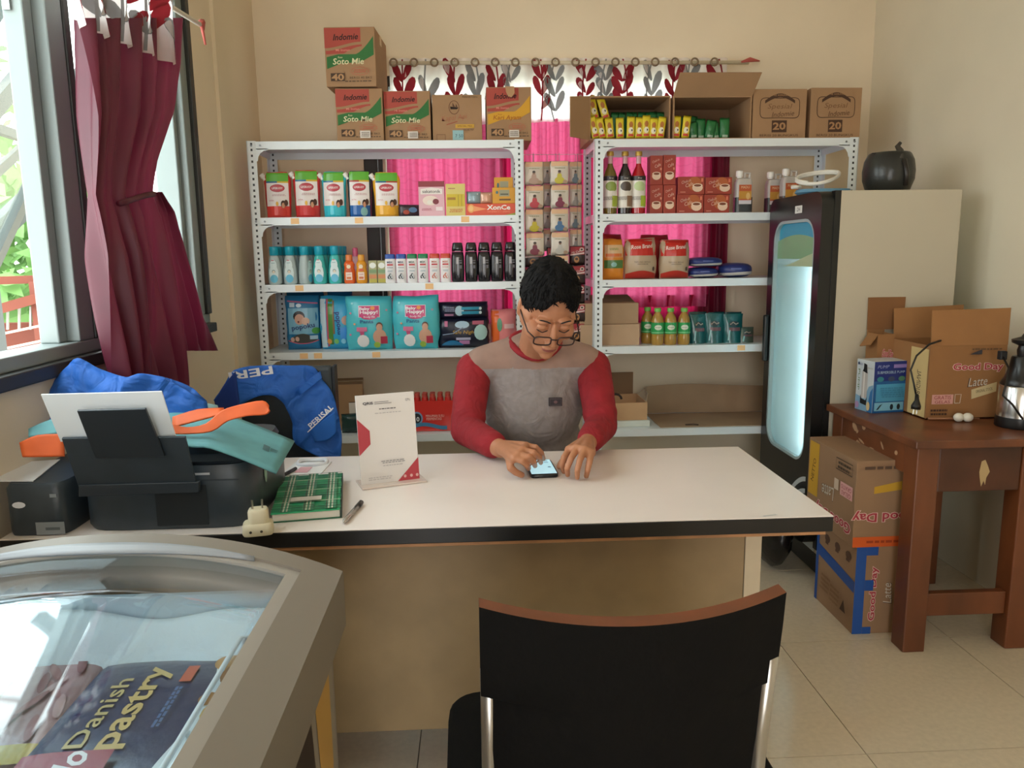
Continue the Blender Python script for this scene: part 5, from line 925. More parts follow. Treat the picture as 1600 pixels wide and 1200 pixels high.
# cord with plug draped over the cartons
cp = [(1470, 532, 2.6), (1452, 538, 2.57), (1432, 556, 2.56), (1423, 578, 2.55), (1428, 600, 2.54), (1432, 620, 2.53)]
wr = [PX(a, c, y=d_) for a, c, d_ in cp]; wo = V((wr[-1].x, wr[-1].y, tzt)); pc = empty('power_cord', tuple(wo), label='black power cord with two pin plug hanging over the carton', cat='cord')
MB().tube([q-wo for q in wr], .0035, M('#17130f', .5), 6).build('cord', pc, smooth=True); e = wr[-1]-wo; MB().tube([e+V((0, 0, .01)), e+V((0, -.004, -.012)), e+V((-.004, -.008, -.03)), e+V((-.006, -.01, -.042))], [.005, .008, .016, .015], M('#17130f', .45), 10).build('plug', pc, smooth=True)
for s in (-.006, .006): MB().tube([e+V((-.006+s, -.01, -.042)), e+V((-.01+s, -.014, -.058))], .0022, M('#c9c4bc', .3, .9), 6).build('pin', pc)
# stick with two balls
s0, s1 = PX(1450, 654, z=.743), PX(1530, 654, z=.743)
st_ = empty('ball_stick', (s0.x, s0.y, tzt), label='thin wooden stick with two white balls on the table', cat='stick'); so = V((s0.x, s0.y, tzt)); MB().tube([s0-so, s1-so], .0035, M('#9a6a4a', .6), 6).build('stick', st_, smooth=True)
for px, r in ((1498, .0155), (1511, .016)): q = PX(px, 652, z=.751); MB().sphere((q.x-so.x, q.y-so.y-.004*(px > 1500), r), (r*1.15, r, r), M('#d8d2c4', .6), 14, 9).build('ball', st_, smooth=True)
# blender
bx = PX(1592, 650, y=2.44).x; bl = empty('blender', (bx+.02, 2.47, tzt), label='silver and black electric blender base at the right edge', cat='blender'); r = .066
MB().lathe([(r*1.02, 0), (r*1.05, .005), (r*1.02, .036)], M('#100f0f', .35), 26).build('foot', bl, smooth=50); MB().lathe([(r, .036), (r*1.0, .04), (r*.97, .138), (r*.93, .142)], M('#c6c6c4', .22, 1.), 28).build('motor_housing', bl, smooth=50); MB().lathe([(r*.94, .142), (r*.96, .146), (r*.8, .165), (r*.62, .2), (r*.55, .235), (r*.5, .24)], M('#131212', .3), 24).build('collar', bl, smooth=50)
MB().lathe([(r*.3, .24), (r*.34, .26), (r*.28, .275), (r*.6, .285), (r*.62, .295), (r*.2, .305), (r*.12, .315)], M('#131212', .35), 18).build('coupling', bl, smooth=45)
cc = [PX(1566, 555, y=2.49), PX(1576, 575, y=2.44), PX(1572, 600, y=2.4), PX(1567, 618, y=2.39), PX(1582, 632, y=2.388), PX(1598, 655, y=2.39)]; MB().tube([q-V((bx+.02, 2.47, tzt)) for q in cc], .0035, M('#17130f', .5), 6).build('cord', bl, smooth=True); q = cc[0]-V((bx+.02, 2.47, tzt)); MB().box(q.x-.012, q.x+.012, q.y-.01, q.y+.01, q.z-.015, q.z+.015, M('#15151a', .5)).build('plug', bl, bevel=.003)

# ================================================================ cartons on the floor under the table edge
A_ = V((1.296, 2.462, 0)); fw, fd = .255, .3; lh = PX(1333, 855, y=2.462).z
fl1 = empty('floor_coffee_carton', (A_.x, A_.y, .0005), label='coffee carton bound with blue tape, on the floor by the table leg', cat='carton'); CF_ = M('#967659', .8, var=.06, scale=6, bump=.05); BT = '#1c4f9c'
MB().box(0, fw, 0, fd, 0, lh, CF_).build('carton_body', fl1, bevel=.002)
p = PR(lambda a, c: V((a*fw, 0, c*lh)), rough=.5, gap=.0008); p.rect(0, 0, .14, 1, BT); p.rect(.14, .9, .3, 1, BT); p.rect(.14, .5, .26, .62, BT); p.rect(.14, 0, .26, .08, BT); p.build('blue_tape', fl1)
p = PR(lambda a, c: V((a*fw, 0, c*lh)), rough=.75, gap=.0008); goodday(p, .27, .46, .13, .62, 90, True); p.build('printed_front', fl1)
p = PR(lambda a, c: V((0, (1-a)*fd, c*lh)), (-1, 0, 0), rough=.5, gap=.0008); p.poly([(0, .58), (1, .47), (1, .6), (0, .72)], BT); p.rect(0, 0, .07, 1, BT); p.build('blue_tape', fl1)
p = PR(lambda a, c: V((0, (1-a)*fd, c*lh)), (-1, 0, 0), rough=.75, gap=.0008)
for a_ in (.28, .55, .83): p.ell(a_, .84, .07, .05, '#5a4030', 9); p.rect(a_-.05, .77, a_+.03, .8, '#5a4030')
p.scrib(.3, .3, .25, .2, '#8a6848', 4); p.scrib(.6, .28, .25, .2, '#8a6848', 4); p.poly([(.78, .2), (.86, .34), (.92, .2)], '#4a3426'); p.build('printed_side', fl1)
uh = PX(1333, 722, y=2.45).z-lh-.001
fl2 = empty('floor_coffee_carton', (A_.x-.02, A_.y-.005, lh+.001), RAD(1), label='upside down coffee carton with yellow strip, stacked on the taped carton', cat='carton'); fw2, fd2 = .26, .36
MB().box(0, fw2, 0, fd2, 0, uh, CF_).build('carton_body', fl2, bevel=.002)
p = PR(lambda a, c: V((0, (1-a)*fd2, c*uh)), (-1, 0, 0), rough=.75, gap=.0008); p.rect(.03, .3, .24, .97, '#c79a2c'); p.text('NETTO', .13, .62, .06, '#3c2c14', wd=.3, rot=80); goodday(p, .58, .2, .18, .74, 180, False); p.text('Latte', .47, .45, .17, '#4a3424', wd=.27, rot=186, shear=.3); p.text('Latte', .474, .453, .16, '#cfc4b4', wd=.26, rot=186, shear=.3)
p.rect(.72, .52, .96, .68, '#d8a4a0'); p.text('GRATIS', .84, .63, .05, '#9c4650', wd=.2, rot=180); p.text('GELAS', .84, .56, .05, '#9c4650', wd=.18, rot=180); p.rect(.6, .55, .69, .68, '#cdb9a4'); p.line([(.62, .8), (.62, .93), (.94, .93), (.94, .8)], .012, '#4a3828', True); p.scrib(.78, .86, .26, .1, '#4a3828', 2); p.build('printed_side', fl2)
p = PR(lambda a, c: V((a*fw2, 0, c*uh)), rough=.75, gap=.0008); p.poly([(.25, .62), (.62, .66), (.62, .76), (.25, .7)], '#c79a2c'); p.text('Good Day', .75, .33, .14, OUT, wd=1.0*.95, rot=180, bold=.07) if 0 else goodday(p, .42, .36, .15, .9, 180, False); p.rect(0, .0, 1, .12, '#d05a1c'); p.scrib(.5, .06, .7, .05, '#a03c10', 1); p.scrib(.5, .92, .8, .06, '#5a4434', 1); p.build('printed_front', fl2)
# ================================================================ chest freezer with arched glass lids, lower left
FZ = M('#7d766d', .45, var=.03, scale=5); FZL = M('#96918a', .4); FIN = M('#dcebf4', .35, var=.04, scale=8)
zx0, zx1, zy0, zy1 = -.905, -.218, -.3, 1.16; zc, zhw = (zx0+zx1)/2, (zx1-zx0)/2
fzr = empty('chest_freezer', (zc, .4, 0), label='grey chest freezer with arched sliding glass lid', cat='freezer'); zo = V((zc, .4, 0))
arch = lambda x: .842+.072*(1-min(1, abs((x-zc)/zhw))**2.2)
def ring(o_, i_, dz, skirt, m, name, nx=24, par=None, innerskirt=.007):
    """arched rectangular rim between an outer and an inner rectangle (x0, x1, y0, y1)"""
    def pts(r):
        P = [(r[0]+(r[1]-r[0])*i/nx, r[2]) for i in range(nx)]+[(r[1], r[2]+(r[3]-r[2])*i/12) for i in range(12)]+[(r[1]-(r[1]-r[0])*i/nx, r[3]) for i in range(nx)]+[(r[0], r[3]-(r[3]-r[2])*i/12) for i in range(12)]; return P
    A, B = pts(o_), pts(i_); n = len(A); b = MB(); z = lambda q: arch(q[0])+dz
    vs = [V((q[0], q[1], z(q)-skirt))-zo for q in A]+[V((q[0], q[1], z(q)-.008))-zo for q in A]+[V((q[0]*.985+.015*w_[0], q[1]*.985+.015*w_[1], z(q)))-zo for q, w_ in zip(A, B)]+[V((q[0], q[1], z(q)-.002))-zo for q in B]+[V((q[0], q[1], z(q)-innerskirt))-zo for q in B]; fs = []
    for k in range(4):
        for i in range(n): j = (i+1) % n; fs.append((k*n+i, k*n+j, (k+1)*n+j, (k+1)*n+i))
    b.add(vs, fs, m); return b.build(name, par or fzr, smooth=40)
ring((zx0, zx1, zy0, zy1), (zx0+.055, zx1-.055, zy0+.07, zy1-.042), 0, .09, FZ, 'lid_rim'); ring((zx0+.05, zx1-.05, zy0+.06, zy1-.04), (zx0+.075, zx1-.075, zy0+.08, zy1-.058), -.006, .03, FZL, 'lid_frame')
gx0_, gx1_, gy0_, gy1_ = zx0+.07, zx1-.07, zy0+.075, zy1-.055
MB().grid(24, 8, lambda u, v: V((gx0_+(gx1_-gx0_)*u, gy0_+(gy1_-gy0_)*v, arch(gx0_+(gx1_-gx0_)*u)-.014))-zo, glass('lid_glass', (.9, .96, .99, 1), .03, 1.0)).build('glass_lid', fzr, smooth=True, solid=.004)
MB().grid(20, 3, lambda u, v: V((zc-.2+.42*u, zy1-.044-.02*v*math.sin(PI*u), arch(zc-.2+.42*u)+.001-.008*v))-zo, M('#8f949a', .4)).build('lid_handle', fzr, smooth=True, solid=.004)
b = MB()
def zb_(x0, x1, y0, y1, z0, z1, m): b.box(x0-zo.x, x1-zo.x, y0-zo.y, y1-zo.y, z0, z1, m)
zb_(zx0+.02, zx1-.02, zy1-.03, zy1-.02, .06, .77, FZ); zb_(zx0+.02, zx1-.02, zy0+.02, zy0+.03, .06, .77, FZ); zb_(zx0+.02, zx0+.03, zy0+.03, zy1-.03, .06, .77, FZ); zb_(zx1-.03, zx1-.02, zy0+.03, zy1-.03, .06, .77, M('#8d857a', .5)); b.build('cabinet', fzr, fix=False)
b = MB(); zb_(zx0+.055, zx1-.055, zy0+.07, zy1-.07, .36, .38, FIN); zb_(zx0+.045, zx0+.06, zy0+.07, zy1-.06, .38, .835, FIN); zb_(zx1-.06, zx1-.045, zy0+.07, zy1-.06, .38, .815, FIN); zb_(zx0+.06, zx1-.06, zy1-.056, zy1-.046, .38, .835, FIN); zb_(zx0+.06, zx1-.06, zy0+.06, zy0+.075, .38, .82, FIN); b.build('liner', fzr, fix=False)
MB().box(-zhw+.04, zhw-.04, -.66, .72, 0, .06, M('#2a2a2a', .6)).build('plinth', fzr)
p = PR(lambda a, c: V((zx1-.02-zo.x, a-zo.y, c)), (1, 0, 0)); p.poly([(1.0, .72), (1.1, .72), (1.1, .55), (1.06, .45), (1.02, .55)], '#b89048'); p.poly([(.8, .72), (.97, .72), (1.0, .5), (.9, .4)], '#30241c'); p.poly([(.3, .7), (.75, .7), (.75, .3), (.3, .3)], '#b8a084'); p.build('side_sticker', fzr)
# frost bank along the far inner wall
MB().grid(40, 8, lambda u, v: V((gx0_+(gx1_-gx0_)*u, zy1-.068-.06*v-.008*math.sin(7*u+2*v)*v, .815+.01*math.sin(6*u+.5)+.005*math.sin(17*u)-.1*v**1.5))-zo, M('#e6f0f6', .6, bump=.5, scale=30)).build('frost_bank', fzr, smooth=True, solid=.012)
# frozen goods
def lay(name, label, a, b_, thick, wid, col, ztop, cat='frozen pack', bumpy=.3):
    """pack lying in the freezer: a -> b_ (photo pixels) is its length direction"""
    P, Q = PX(*a, z=ztop), PX(*b_, z=ztop); L_ = (Q-P).length; c = (P+Q)/2; ang = math.atan2(Q.y-P.y, Q.x-P.x)
    def hf(u, v): return thick*(max(0, 1-abs(2*u-1)**5)*max(0, 1-abs(2*v-1)**5))**.5
    bb = MB()
    for sg in (1, -1): bb.grid(16, 14, lambda u, v: V(((u-.5)*L_, (v-.5)*wid, -thick*.5+sg*hf(u, v)*.5)), M(col, .3, bump=bumpy, scale=25, coat=.3))
    o = bb.build(name, None, (c.x, c.y, ztop), ang, smooth=True, label=label, cat=cat); su = lambda x, y: V((x, y, -thick*.5+hf(x/L_+.5, y/wid+.5)*.5)); return o, PR(su, (0, 0, 1), gap=.0016, sub=6, rough=.35), L_, wid
zt_ = .765
o, p, L_, W_ = lay('pastry_pack', 'dark blue frozen pastry pack with gold lettering', (150, 1235), (300, 1015), .04, .26, '#1a2a52', zt_)
p.text('Danish', L_*.0, W_*.24, W_*.09, '#c8b078', wd=L_*.5, bold=.01); p.text('pastry', L_*.04, W_*.08, W_*.15, '#d2b070', wd=L_*.62, bold=.02); p.rect(L_*.2, -W_*.05, L_*.34, -W_*.11, '#c8583c'); p.scrib(L_*.0, -W_*.08, L_*.3, W_*.05, '#4a6a98', 2)
p.band(-L_*.47, L_*.47, lambda t: -W_*.48, lambda t: -W_*(.16+.1*math.sin(PI*t)), '#dcdee0')
for a_, c_, rx, ry, k in ((.34, -.26, .08, .07, '#c08a4a'), (.22, -.34, .1, .08, '#9c6a3c'), (.1, -.42, .1, .05, '#d0a060'), (-.08, -.34, .1, .07, '#c8a05c'), (-.27, -.38, .12, .08, '#b07a44'), (.02, -.27, .05, .05, '#a87440')): p.ell(L_*a_, W_*c_, L_*rx, W_*ry, k, 14)
p.ell(L_*.36, -W_*.41, L_*.1, W_*.07, '#d04a5c', 14); p.text('500g', L_*.36, -W_*.41, W_*.04, '#f0d0d0'); p.rect(-L_*.5+.012, W_*.02, -L_*.3, W_*.42, '#98283c'); p.text('do', -L_*.38, W_*.18, W_*.13, '#efe4e4', bold=.02, shear=.3); p.build('printed_top', o)
o, p, L_, W_ = lay('meat_pack', 'clear pack of pinkish frozen meat with yellow ends', (-30, 1200), (135, 992), .04, .125, '#a88684', .76)
for k in range(9): p.ell(L_*random.uniform(-.3, .3), W_*random.uniform(-.35, .35), L_*.09, W_*.05, random.choice(('#8a5a58', '#c0a09c', '#9c6c68')), 10, rot=random.uniform(-40, 40))
p.rect(L_*.38, -W_*.4, L_*.47, W_*.4, '#b8a04a'); p.rect(-L_*.47, -W_*.4, -L_*.38, W_*.4, '#b8a04a'); p.build('printed_top', o)
o, p, L_, W_ = lay('yellow_pack', 'pale yellow frozen pack by the left freezer wall', (-90, 1110), (30, 985), .04, .09, '#c4b75c', .76); p.ell(0, 0, L_*.2, W_*.2, '#d8d0a0', 12); p.build('printed_top', o)
MB().box(-.27, .27, -.6, .6, .385, .715, M('#c9d6de', .6, var=.1, scale=12)).build('frost_block', fzr)
bk = empty('wire_basket', (-.315, .75, .665), label='white wire basket edge at the right freezer wall', cat='basket'); WW = M('#e6e8ea', .35)
for z in (.07, .125): MB().tube([(-.03, -.28, z), (-.035, .3, z), (.02, .31, z)], .004, WW, 6).build('wire', bk, smooth=True)
for y in (-.28, -.1, .08, .3): MB().tube([(-.03, y, .125), (-.03, y, .04), (-.02, y, 0)], .003, WW, 6).build('wire', bk, smooth=True)

# ================================================================ things on the desk
def patch(name, parent, top, bot, yt, yb, m, org=V((0, 0, 0)), nv=10, sub_=3, wr=.004, th=.004, bulge=0.):
    """cloth or sheet whose upper and lower outline are photo pixels at given depths"""
    n = len(top); yt = yt if isinstance(yt, (list, tuple)) else [yt]*n; yb = yb if isinstance(yb, (list, tuple)) else [yb]*n
    A = [PX(*q, y=d_) for q, d_ in zip(top, yt)]; B = [PX(*q, y=d_) for q, d_ in zip(bot, yb)]
    def cur(P, t):
        t *= n-1; i = min(n-2, int(t)); f_ = t-i; p0, p1, p2, p3 = P[max(0, i-1)], P[i], P[i+1], P[min(n-1, i+2)]
        return .5*((2*p1)+(p2-p0)*f_+(2*p0-5*p1+4*p2-p3)*f_*f_+(3*p1-p0-3*p2+p3)*f_**3)
    def fn(u, v):
        q = cur(A, u)*(1-v)+cur(B, u)*v; k = noise.noise(q*14)*wr*2+noise.noise(q*31)*wr; return q+V((0, -k-bulge*math.sin(PI*u)*math.sin(PI*v), k*.3))-org
    return MB().grid((n-1)*sub_, nv, fn, m).build(name, parent, smooth=True, fix=False, solid=th), fn
PB = M('#333d45', .4, var=.1, scale=30); PB2 = M('#272f36', .35)
px0, px1, py0_, py1_, pz = -.865, -.5, 1.63, 1.96, PX(300, 724, y=1.65).z
pr_ = empty('inkjet_printer', (-.68, 1.8, .7505), label='black inkjet printer with upright rear paper tray', cat='printer'); po = V((-.68, 1.8, .7505)); ph0 = pz-.7505
MB().rrect([(.18, .165, .0), (.186, .17, .012), (.186, .17, ph0*.75), (.178, .16, ph0*.98)], PB, 6, p=7).build('body', pr_, smooth=45); MB().rrect([(.176, .155, ph0*.985), (.18, .16, ph0+.006), (.174, .152, ph0+.02)], PB2, 6, p=7).build('scanner_lid', pr_, smooth=45)
p = PR(lambda a, c: V((.1865, a, c)), (1, 0, 0)); p.ell(-.06, .1, .012, .03, '#8fae9a', 14); p.build('side_badge', pr_)
p = PR(lambda a, c: V((a, -.1705, c))); p.rect(-.02, .01, .09, .1, '#1a2126'); p.line([(-.16, .11), (.16, .11)], .003, '#343c42'); p.rect(.02, .122, .1, .127, '#b9bcc0'); p.rect(-.03, .126, -.012, .133, '#a9adb0'); p.build('rear_marks', pr_)
def plate(name, parent, quad, ys, th, m, org):
    vs = [PX(*q, y=d_)-org for q, d_ in zip(quad, ys)]; return MB().add(vs, [tuple(range(len(vs)))], m).build(name, parent, solid=th, bevel=.001)
plate('tray_support', pr_, [(128, 772), (310, 766), (290, 682), (97, 684)], [1.612, 1.612, 1.55, 1.55], .006, PB, po); plate('tray_extension', pr_, [(150, 715), (258, 712), (228, 638), (121, 641)], [1.56, 1.56, 1.505, 1.505], .006, PB2, po); plate('tray_base', pr_, [(125, 775), (312, 768), (312, 752), (125, 757)], [1.6, 1.6, 1.6, 1.6], .012, PB2, po)
plate('printer_paper', None, [(95, 690), (276, 684), (253, 611), (64, 616)], [1.568, 1.568, 1.53, 1.53], .003, M('#dfe6ea', .6), V((0, 0, 0))); bpy.data.objects['printer_paper']['label'] = 'white paper sheets standing in the printer rear tray'; bpy.data.objects['printer_paper']['category'] = 'paper'
# black box by the wall, papers on it
bx0, bx1 = -1.015, -.885; zt2 = PX(60, 756, y=1.62).z
bb = empty('black_device', (-.95, 1.78, .7505), label='black office device with white label beside the printer, under the window', cat='device'); MB().rrect([(.063, .16, 0), (.065, .162, .01), (.065, .162, zt2-.7505-.01), (.06, .155, zt2-.7505)], PB, 6, p=8).build('body', bb, smooth=45)
p = PR(lambda a, c: V((a, -.1625, c))); p.rect(.0, .002, .06, .03, '#8c949a'); p.rect(.02, .012, .05, .018, '#5c646a'); p.build('front_label', bb); p = PR(lambda a, c: V((a, -.1625, c))); p.ell(-.03, zt2-.7505-.045, .014, .007, '#e0e4ea', 12); p.build('badge', bb); p = PR(lambda a, c: V((a, -.1625, c))); p.rect(.036, zt2-.7505-.03, .05, zt2-.7505-.022, '#8c949a'); p.build('latch', bb)
def flat(name, label, quad, z, m, cat='paper', th=.0015, par=None):
    vs = [PX(*q, z=z) for q in quad]; c = sum(vs, V())/len(vs); return MB().add([v-c for v in vs], [tuple(range(len(vs)))], m).build(name, par, tuple(c), solid=th, label=label, cat=cat)
PAP = M('#e6e8e8', .6); flat('paper_sheet', 'white paper sheets lying on the black device', [(-12, 752), (52, 752), (94, 718), (40, 722)], zt2+.002, PAP)
# notebook
nb = empty('plaid_notebook', (-.412, 1.812, .7505), RAD(9), label='green plaid notebook with a blank name label', cat='notebook'); hw, hl, ht = .076, .148, .022
MB().box(-hw, hw, -hl, hl, 0, .003, M('#245c40', .5)).build('back_cover', nb); MB().box(-hw+.003, hw-.003, -hl+.002, hl-.002, .003, ht-.003, M('#cfc9bc', .8, var=.05, scale=200, stretch=(1, 1, 30))).build('page_block', nb); MB().box(-hw, hw, -hl, hl, ht-.003, ht, M('#35a06c', .45)).build('front_cover', nb); MB().box(hw-.002, hw+.002, -hl, hl, 0, ht, M('#2a3a30', .5)).build('spine', nb)
p = PR(lambda a, c: V((a*hw, c*hl, ht)), (0, 0, 1), gap=.0004, rough=.45)
for c_ in (-.86, -.3, .28, .84): p.rect(-1, c_-.1, 1, c_+.1, '#2f8258')
for a_ in (-.6, .05, .7): p.rect(a_-.16, -1, a_+.16, 1, '#4a9470'); p.rect(a_-.07, -1, a_-.03, 1, '#c9ccb8'); p.rect(a_+.03, -1, a_+.07, 1, '#c9ccb8'); p.rect(a_-.13, -1, a_-.11, 1, '#5a3c34')
for c_ in (-.6, 0, .58): p.rect(-1, c_-.012, 1, c_+.012, '#b8c4ac')
for c_ in (-.92, -.8, -.36, -.24, .22, .34, .78, .9): p.rect(-1, c_-.01, 1, c_+.01, '#1f4a34')
p.rect(-.5, -.62, .42, -.42, '#d4d2c8'); p.build('plaid_print', nb)
# pen, adapter, papers, loose marker
q = PX(549, 802, z=.757); pn = empty('ballpoint_pen', (q.x, q.y, .7505), RAD(-8), label='dark ballpoint pen beside the notebook', cat='pen'); MB().tube([(0, -.06, .0062), (0, -.05, .0062), (0, .045, .0062)], [.0015, .0052, .0055], M('#b8b4b0', .25, .7), 8).build('barrel', pn, smooth=True); MB().tube([(0, .0455, .0062), (0, .08, .0062)], .0058, M('#262424', .4), 8).build('cap', pn, smooth=True); MB().box(-.0015, .0015, .03, .075, .012, .0135, M('#262424', .4)).build('clip', pn)
q = PX(400, 838, z=.7505); ad_ = empty('plug_adapter', (q.x, q.y+.02, .7505), RAD(12), label='cream plug adapter with two upright pins beside the notebook', cat='adapter'); CRM = M('#d9d0b4', .5)
MB().rrect([(.03, .022, 0), (.032, .024, .004), (.031, .023, .022), (.028, .02, .026)], CRM, 4, p=5).build('socket_body', ad_, smooth=45); MB().rrect([(.021, .019, .026), (.021, .019, .05), (.018, .016, .055)], CRM, 4, (0.002, 0), 4).build('plug_body', ad_, smooth=45)
for s in (-.009, .011): MB().lathe([(.0022, .055), (.0022, .074)], M('#b9b5aa', .3, .9), 8, (s, 0)).build('pin', ad_)
p = PR(lambda a, c: V((a, -.0243, c))); p.ell(-.014, .011, .003, .003, '#3a352c', 8); p.ell(.008, .011, .003, .003, '#3a352c', 8); p.build('socket_holes', ad_)
flat('paper_sheet', 'white papers with a pink block lying behind the notebook', [(438, 742), (462, 722), (518, 722), (500, 742)], .7515, PAP); flat('pink_slip', 'pink slip lying on the papers behind the notebook', [(460, 738), (470, 730), (488, 730), (480, 738)], .7535, M('#d8a8b0', .6))
q0, q1 = PX(438, 745, z=.757), PX(462, 732, z=.757); mk = (q0+q1)/2; MB().tube([q0-mk, q1-mk], .005, M('#22222a', .4), 8).build('marker_pen', None, (mk.x, mk.y, .757), smooth=True, label='black marker pen on the papers behind the notebook', cat='pen')
q = PX(488, 720, z=.76); MB().tube([(.04*math.cos(a), .03*math.sin(a), .004+.003*math.sin(3*a)) for a in [2*PI*i/24 for i in range(24)]], .006, M('#e2e6ec', .3), 7, closed=True).build('tape_roll', None, (q.x, q.y, .752), smooth=True, label='clear white ring lying at the far edge of the desk', cat='ring')
# payment stand
A_, B_ = PX(567, 764, z=.7505), PX(661, 752, z=.7505); sw = (B_-A_).length*.97; ang = math.atan2(B_.y-A_.y, B_.x-A_.x); sh_ = .228
qs = empty('payment_stand', (A_.x, A_.y, .7505), ang, label='white acrylic payment card stand with red corners', cat='sign stand'); lean = lambda z: .016+z*.13
MB().prism([(0, 0), (sw, 0), (sw, 1), (0, 1)], lambda u, v, t: V((u, lean(v*sh_)+t, .004+v*sh_)), 0, .004, M('#d9d3cf', .25, coat=.3)).build('panel', qs, bevel=.0008); MB().box(-.004, sw+.012, -.012, .07, 0, .0045, M('#cfbfb4', .15, coat=.4)).build('foot', qs, bevel=.001)
p = PR(lambda a, c: V((a*sw, lean(c*sh_), .004+c*sh_)), (0, -1, .1), rough=.4); RD = '#b03a44'
p.poly([(0, .33), (.2, .45), (.2, .6), (.0, .74)], RD); p.poly([(.62, .0), (1, 0), (1, .25)], RD)
for a_ in (.75, .86, .96): p.ell(a_, .05, .025, .018, '#d8a8a4', 10)
p.text('QRIS', .2, .905, .035, '#3a3638', wd=.17, bold=.03); p.rect(.31, .912, .55, .918, '#6a6668'); p.rect(.31, .893, .6, .899, '#6a6668'); p.text('GPN', .88, .915, .03, '#6a6668', wd=.08); p.scrib(.52, .835, .3, .018, '#4a4648', 1); p.scrib(.52, .79, .45, .012, '#9a9698', 1)
p.scrib(.54, .24, .42, .035, '#8a8688', 2); p.scrib(.54, .2, .36, .012, '#9a9698', 1); p.scrib(.3, .07, .42, .04, '#b4aeac', 2); p.build('printed_front', qs)
# phone
A_, B_, C_ = PX(821, 746, z=.752), PX(869, 744, z=.752), PX(861, 717, z=.752); ang = math.atan2(B_.y-A_.y, B_.x-A_.x); c = PX(845, 732, z=.755)
ph1 = empty('smartphone', (c.x, c.y, .7505), ang, label='smartphone with lit screen lying between the man\'s hands', cat='phone'); MB().rrect([(.037, .076, 0), (.0385, .0775, .002), (.0385, .0775, .008), (.037, .076, .0095)], M('#18181a', .3), 6, p=9).build('body', ph1, smooth=45)
p = PR(lambda a, c_: V((a, c_, .0095)), (0, 0, 1), gap=.0004); p.rect(-.034, -.07, .034, .07, M('#9fc6d2', .3, emit=.7)); [p.rect(.014, .035+.01*k, .026, .039+.01*k, '#5f8a96') for k in range(3)]; p.ell(.022, -.01, .005, .005, '#6f9aa4', 10); p.build('screen', ph1)

# ================================================================ totes and vest
TEAL = cloth('teal_nonwoven', '#5f9aa0', 0, .06, 20, .7); ORG = cloth('orange_strap', '#e2662c', .2, .08, 15, .6); BLU = cloth('royal_blue_cloth', '#2568c4', .15, .12, 10, .65, wrinkle=.7)
tt = empty('teal_tote', (-.6, 1.75, .96), label='flat teal tote bag with orange straps lying on the printer', cat='tote bag'); og = V((-.6, 1.75, .96))
_, tf = patch('bag_panel', tt, [(255, 640), (300, 640), (345, 646), (400, 665), (460, 690)], [(270, 694), (300, 698), (330, 700), (385, 720), (432, 740)], [1.9, 1.9, 1.88, 1.85, 1.83], [1.6, 1.6, 1.6, 1.61, 1.62], TEAL, og, wr=.002)
patch('bag_panel', tt, [(45, 671), (70, 660), (100, 650)], [(46, 683), (72, 680), (100, 676)], 1.7, 1.66, TEAL, og, wr=.002)
patch('bag_panel', tt, [(262, 632), (300, 628), (340, 634)], [(258, 655), (300, 655), (345, 660)], 1.93, 1.86, M('#8fb4ba', .7), og, wr=.003)
patch('strap', tt, [(268, 662), (292, 668), (322, 662), (346, 642), (376, 632), (410, 626), (419, 634)], [(268, 678), (294, 678), (330, 674), (356, 658), (386, 650), (414, 648), (421, 642)], 1.66, 1.65, ORG, og, wr=.002)
patch('strap', tt, [(270, 652), (310, 640), (350, 638)], [(270, 668), (315, 656), (350, 646)], 1.72, 1.7, ORG, og, wr=.002)
patch('strap', tt, [(32, 692), (60, 680), (98, 678)], [(36, 714), (64, 714), (100, 713)], 1.62, 1.6, ORG, og, wr=.002)
p = PR(lambda a, c_: tf(a, 1-c_), (0, -.5, .85), gap=.004); p.rect(.83, .4, .87, .55, '#3f6a70'); p.scrib(.9, .48, .05, .12, '#3f6a70', 2); p.build('printed_mark', tt)
bl_ = empty('blue_cloth_bag', (-.78, 2.05, .78), label='crumpled royal blue cloth piled behind the printer by the window', cat='cloth bag'); og = V((-.78, 2.05, .78))
patch('cloth', bl_, [(72, 612), (92, 580), (118, 559), (150, 574), (198, 590), (222, 584), (262, 591), (300, 606), (322, 626)], [(62, 676), (92, 680), (120, 684), (150, 684), (198, 684), (222, 684), (262, 680), (300, 670), (328, 648)], 1.9, 1.9, BLU, og, wr=.012, sub_=5, bulge=.03)
patch('cloth', bl_, [(196, 594), (222, 586), (262, 594), (322, 628)], [(185, 650), (215, 660), (262, 665), (318, 660)], 1.87, 1.86, BLU, og, wr=.01, sub_=6)
oc = empty('office_chair', (-.62, 2.62, 0), label='black office chair behind the desk with a vest hung on it', cat='chair'); og = V((-.62, 2.62, 0)); CHX = M('#2a3236', .5, var=.1, scale=40)
xa, xb = PX(372, 600, y=2.47).x, PX(524, 600, y=2.47).x; zt3 = PX(500, 573, y=2.47).z
MB().box(xa-og.x, xb-og.x-.008, 2.47-og.y, 2.51-og.y, .5, zt3, CHX).build('backrest', oc, bevel=.012); MB().box(xb-og.x-.0078, xb-og.x, 2.465-og.y, 2.515-og.y, .5, zt3+.001, M('#101214', .4)).build('edge_trim', oc)
MB().rrect([(.21, .2, .43), (.23, .22, .44), (.23, .22, .48), (.21, .2, .5)], CHX, 7, ((xa+xb)/2-og.x, .1), 5).build('seat', oc, smooth=45); MB().tube([((xa+xb)/2-og.x, .1, .08), ((xa+xb)/2-og.x, .1, .43)], .025, M('#1a1a1c', .4, .5), 10).build('gas_post', oc, smooth=True)
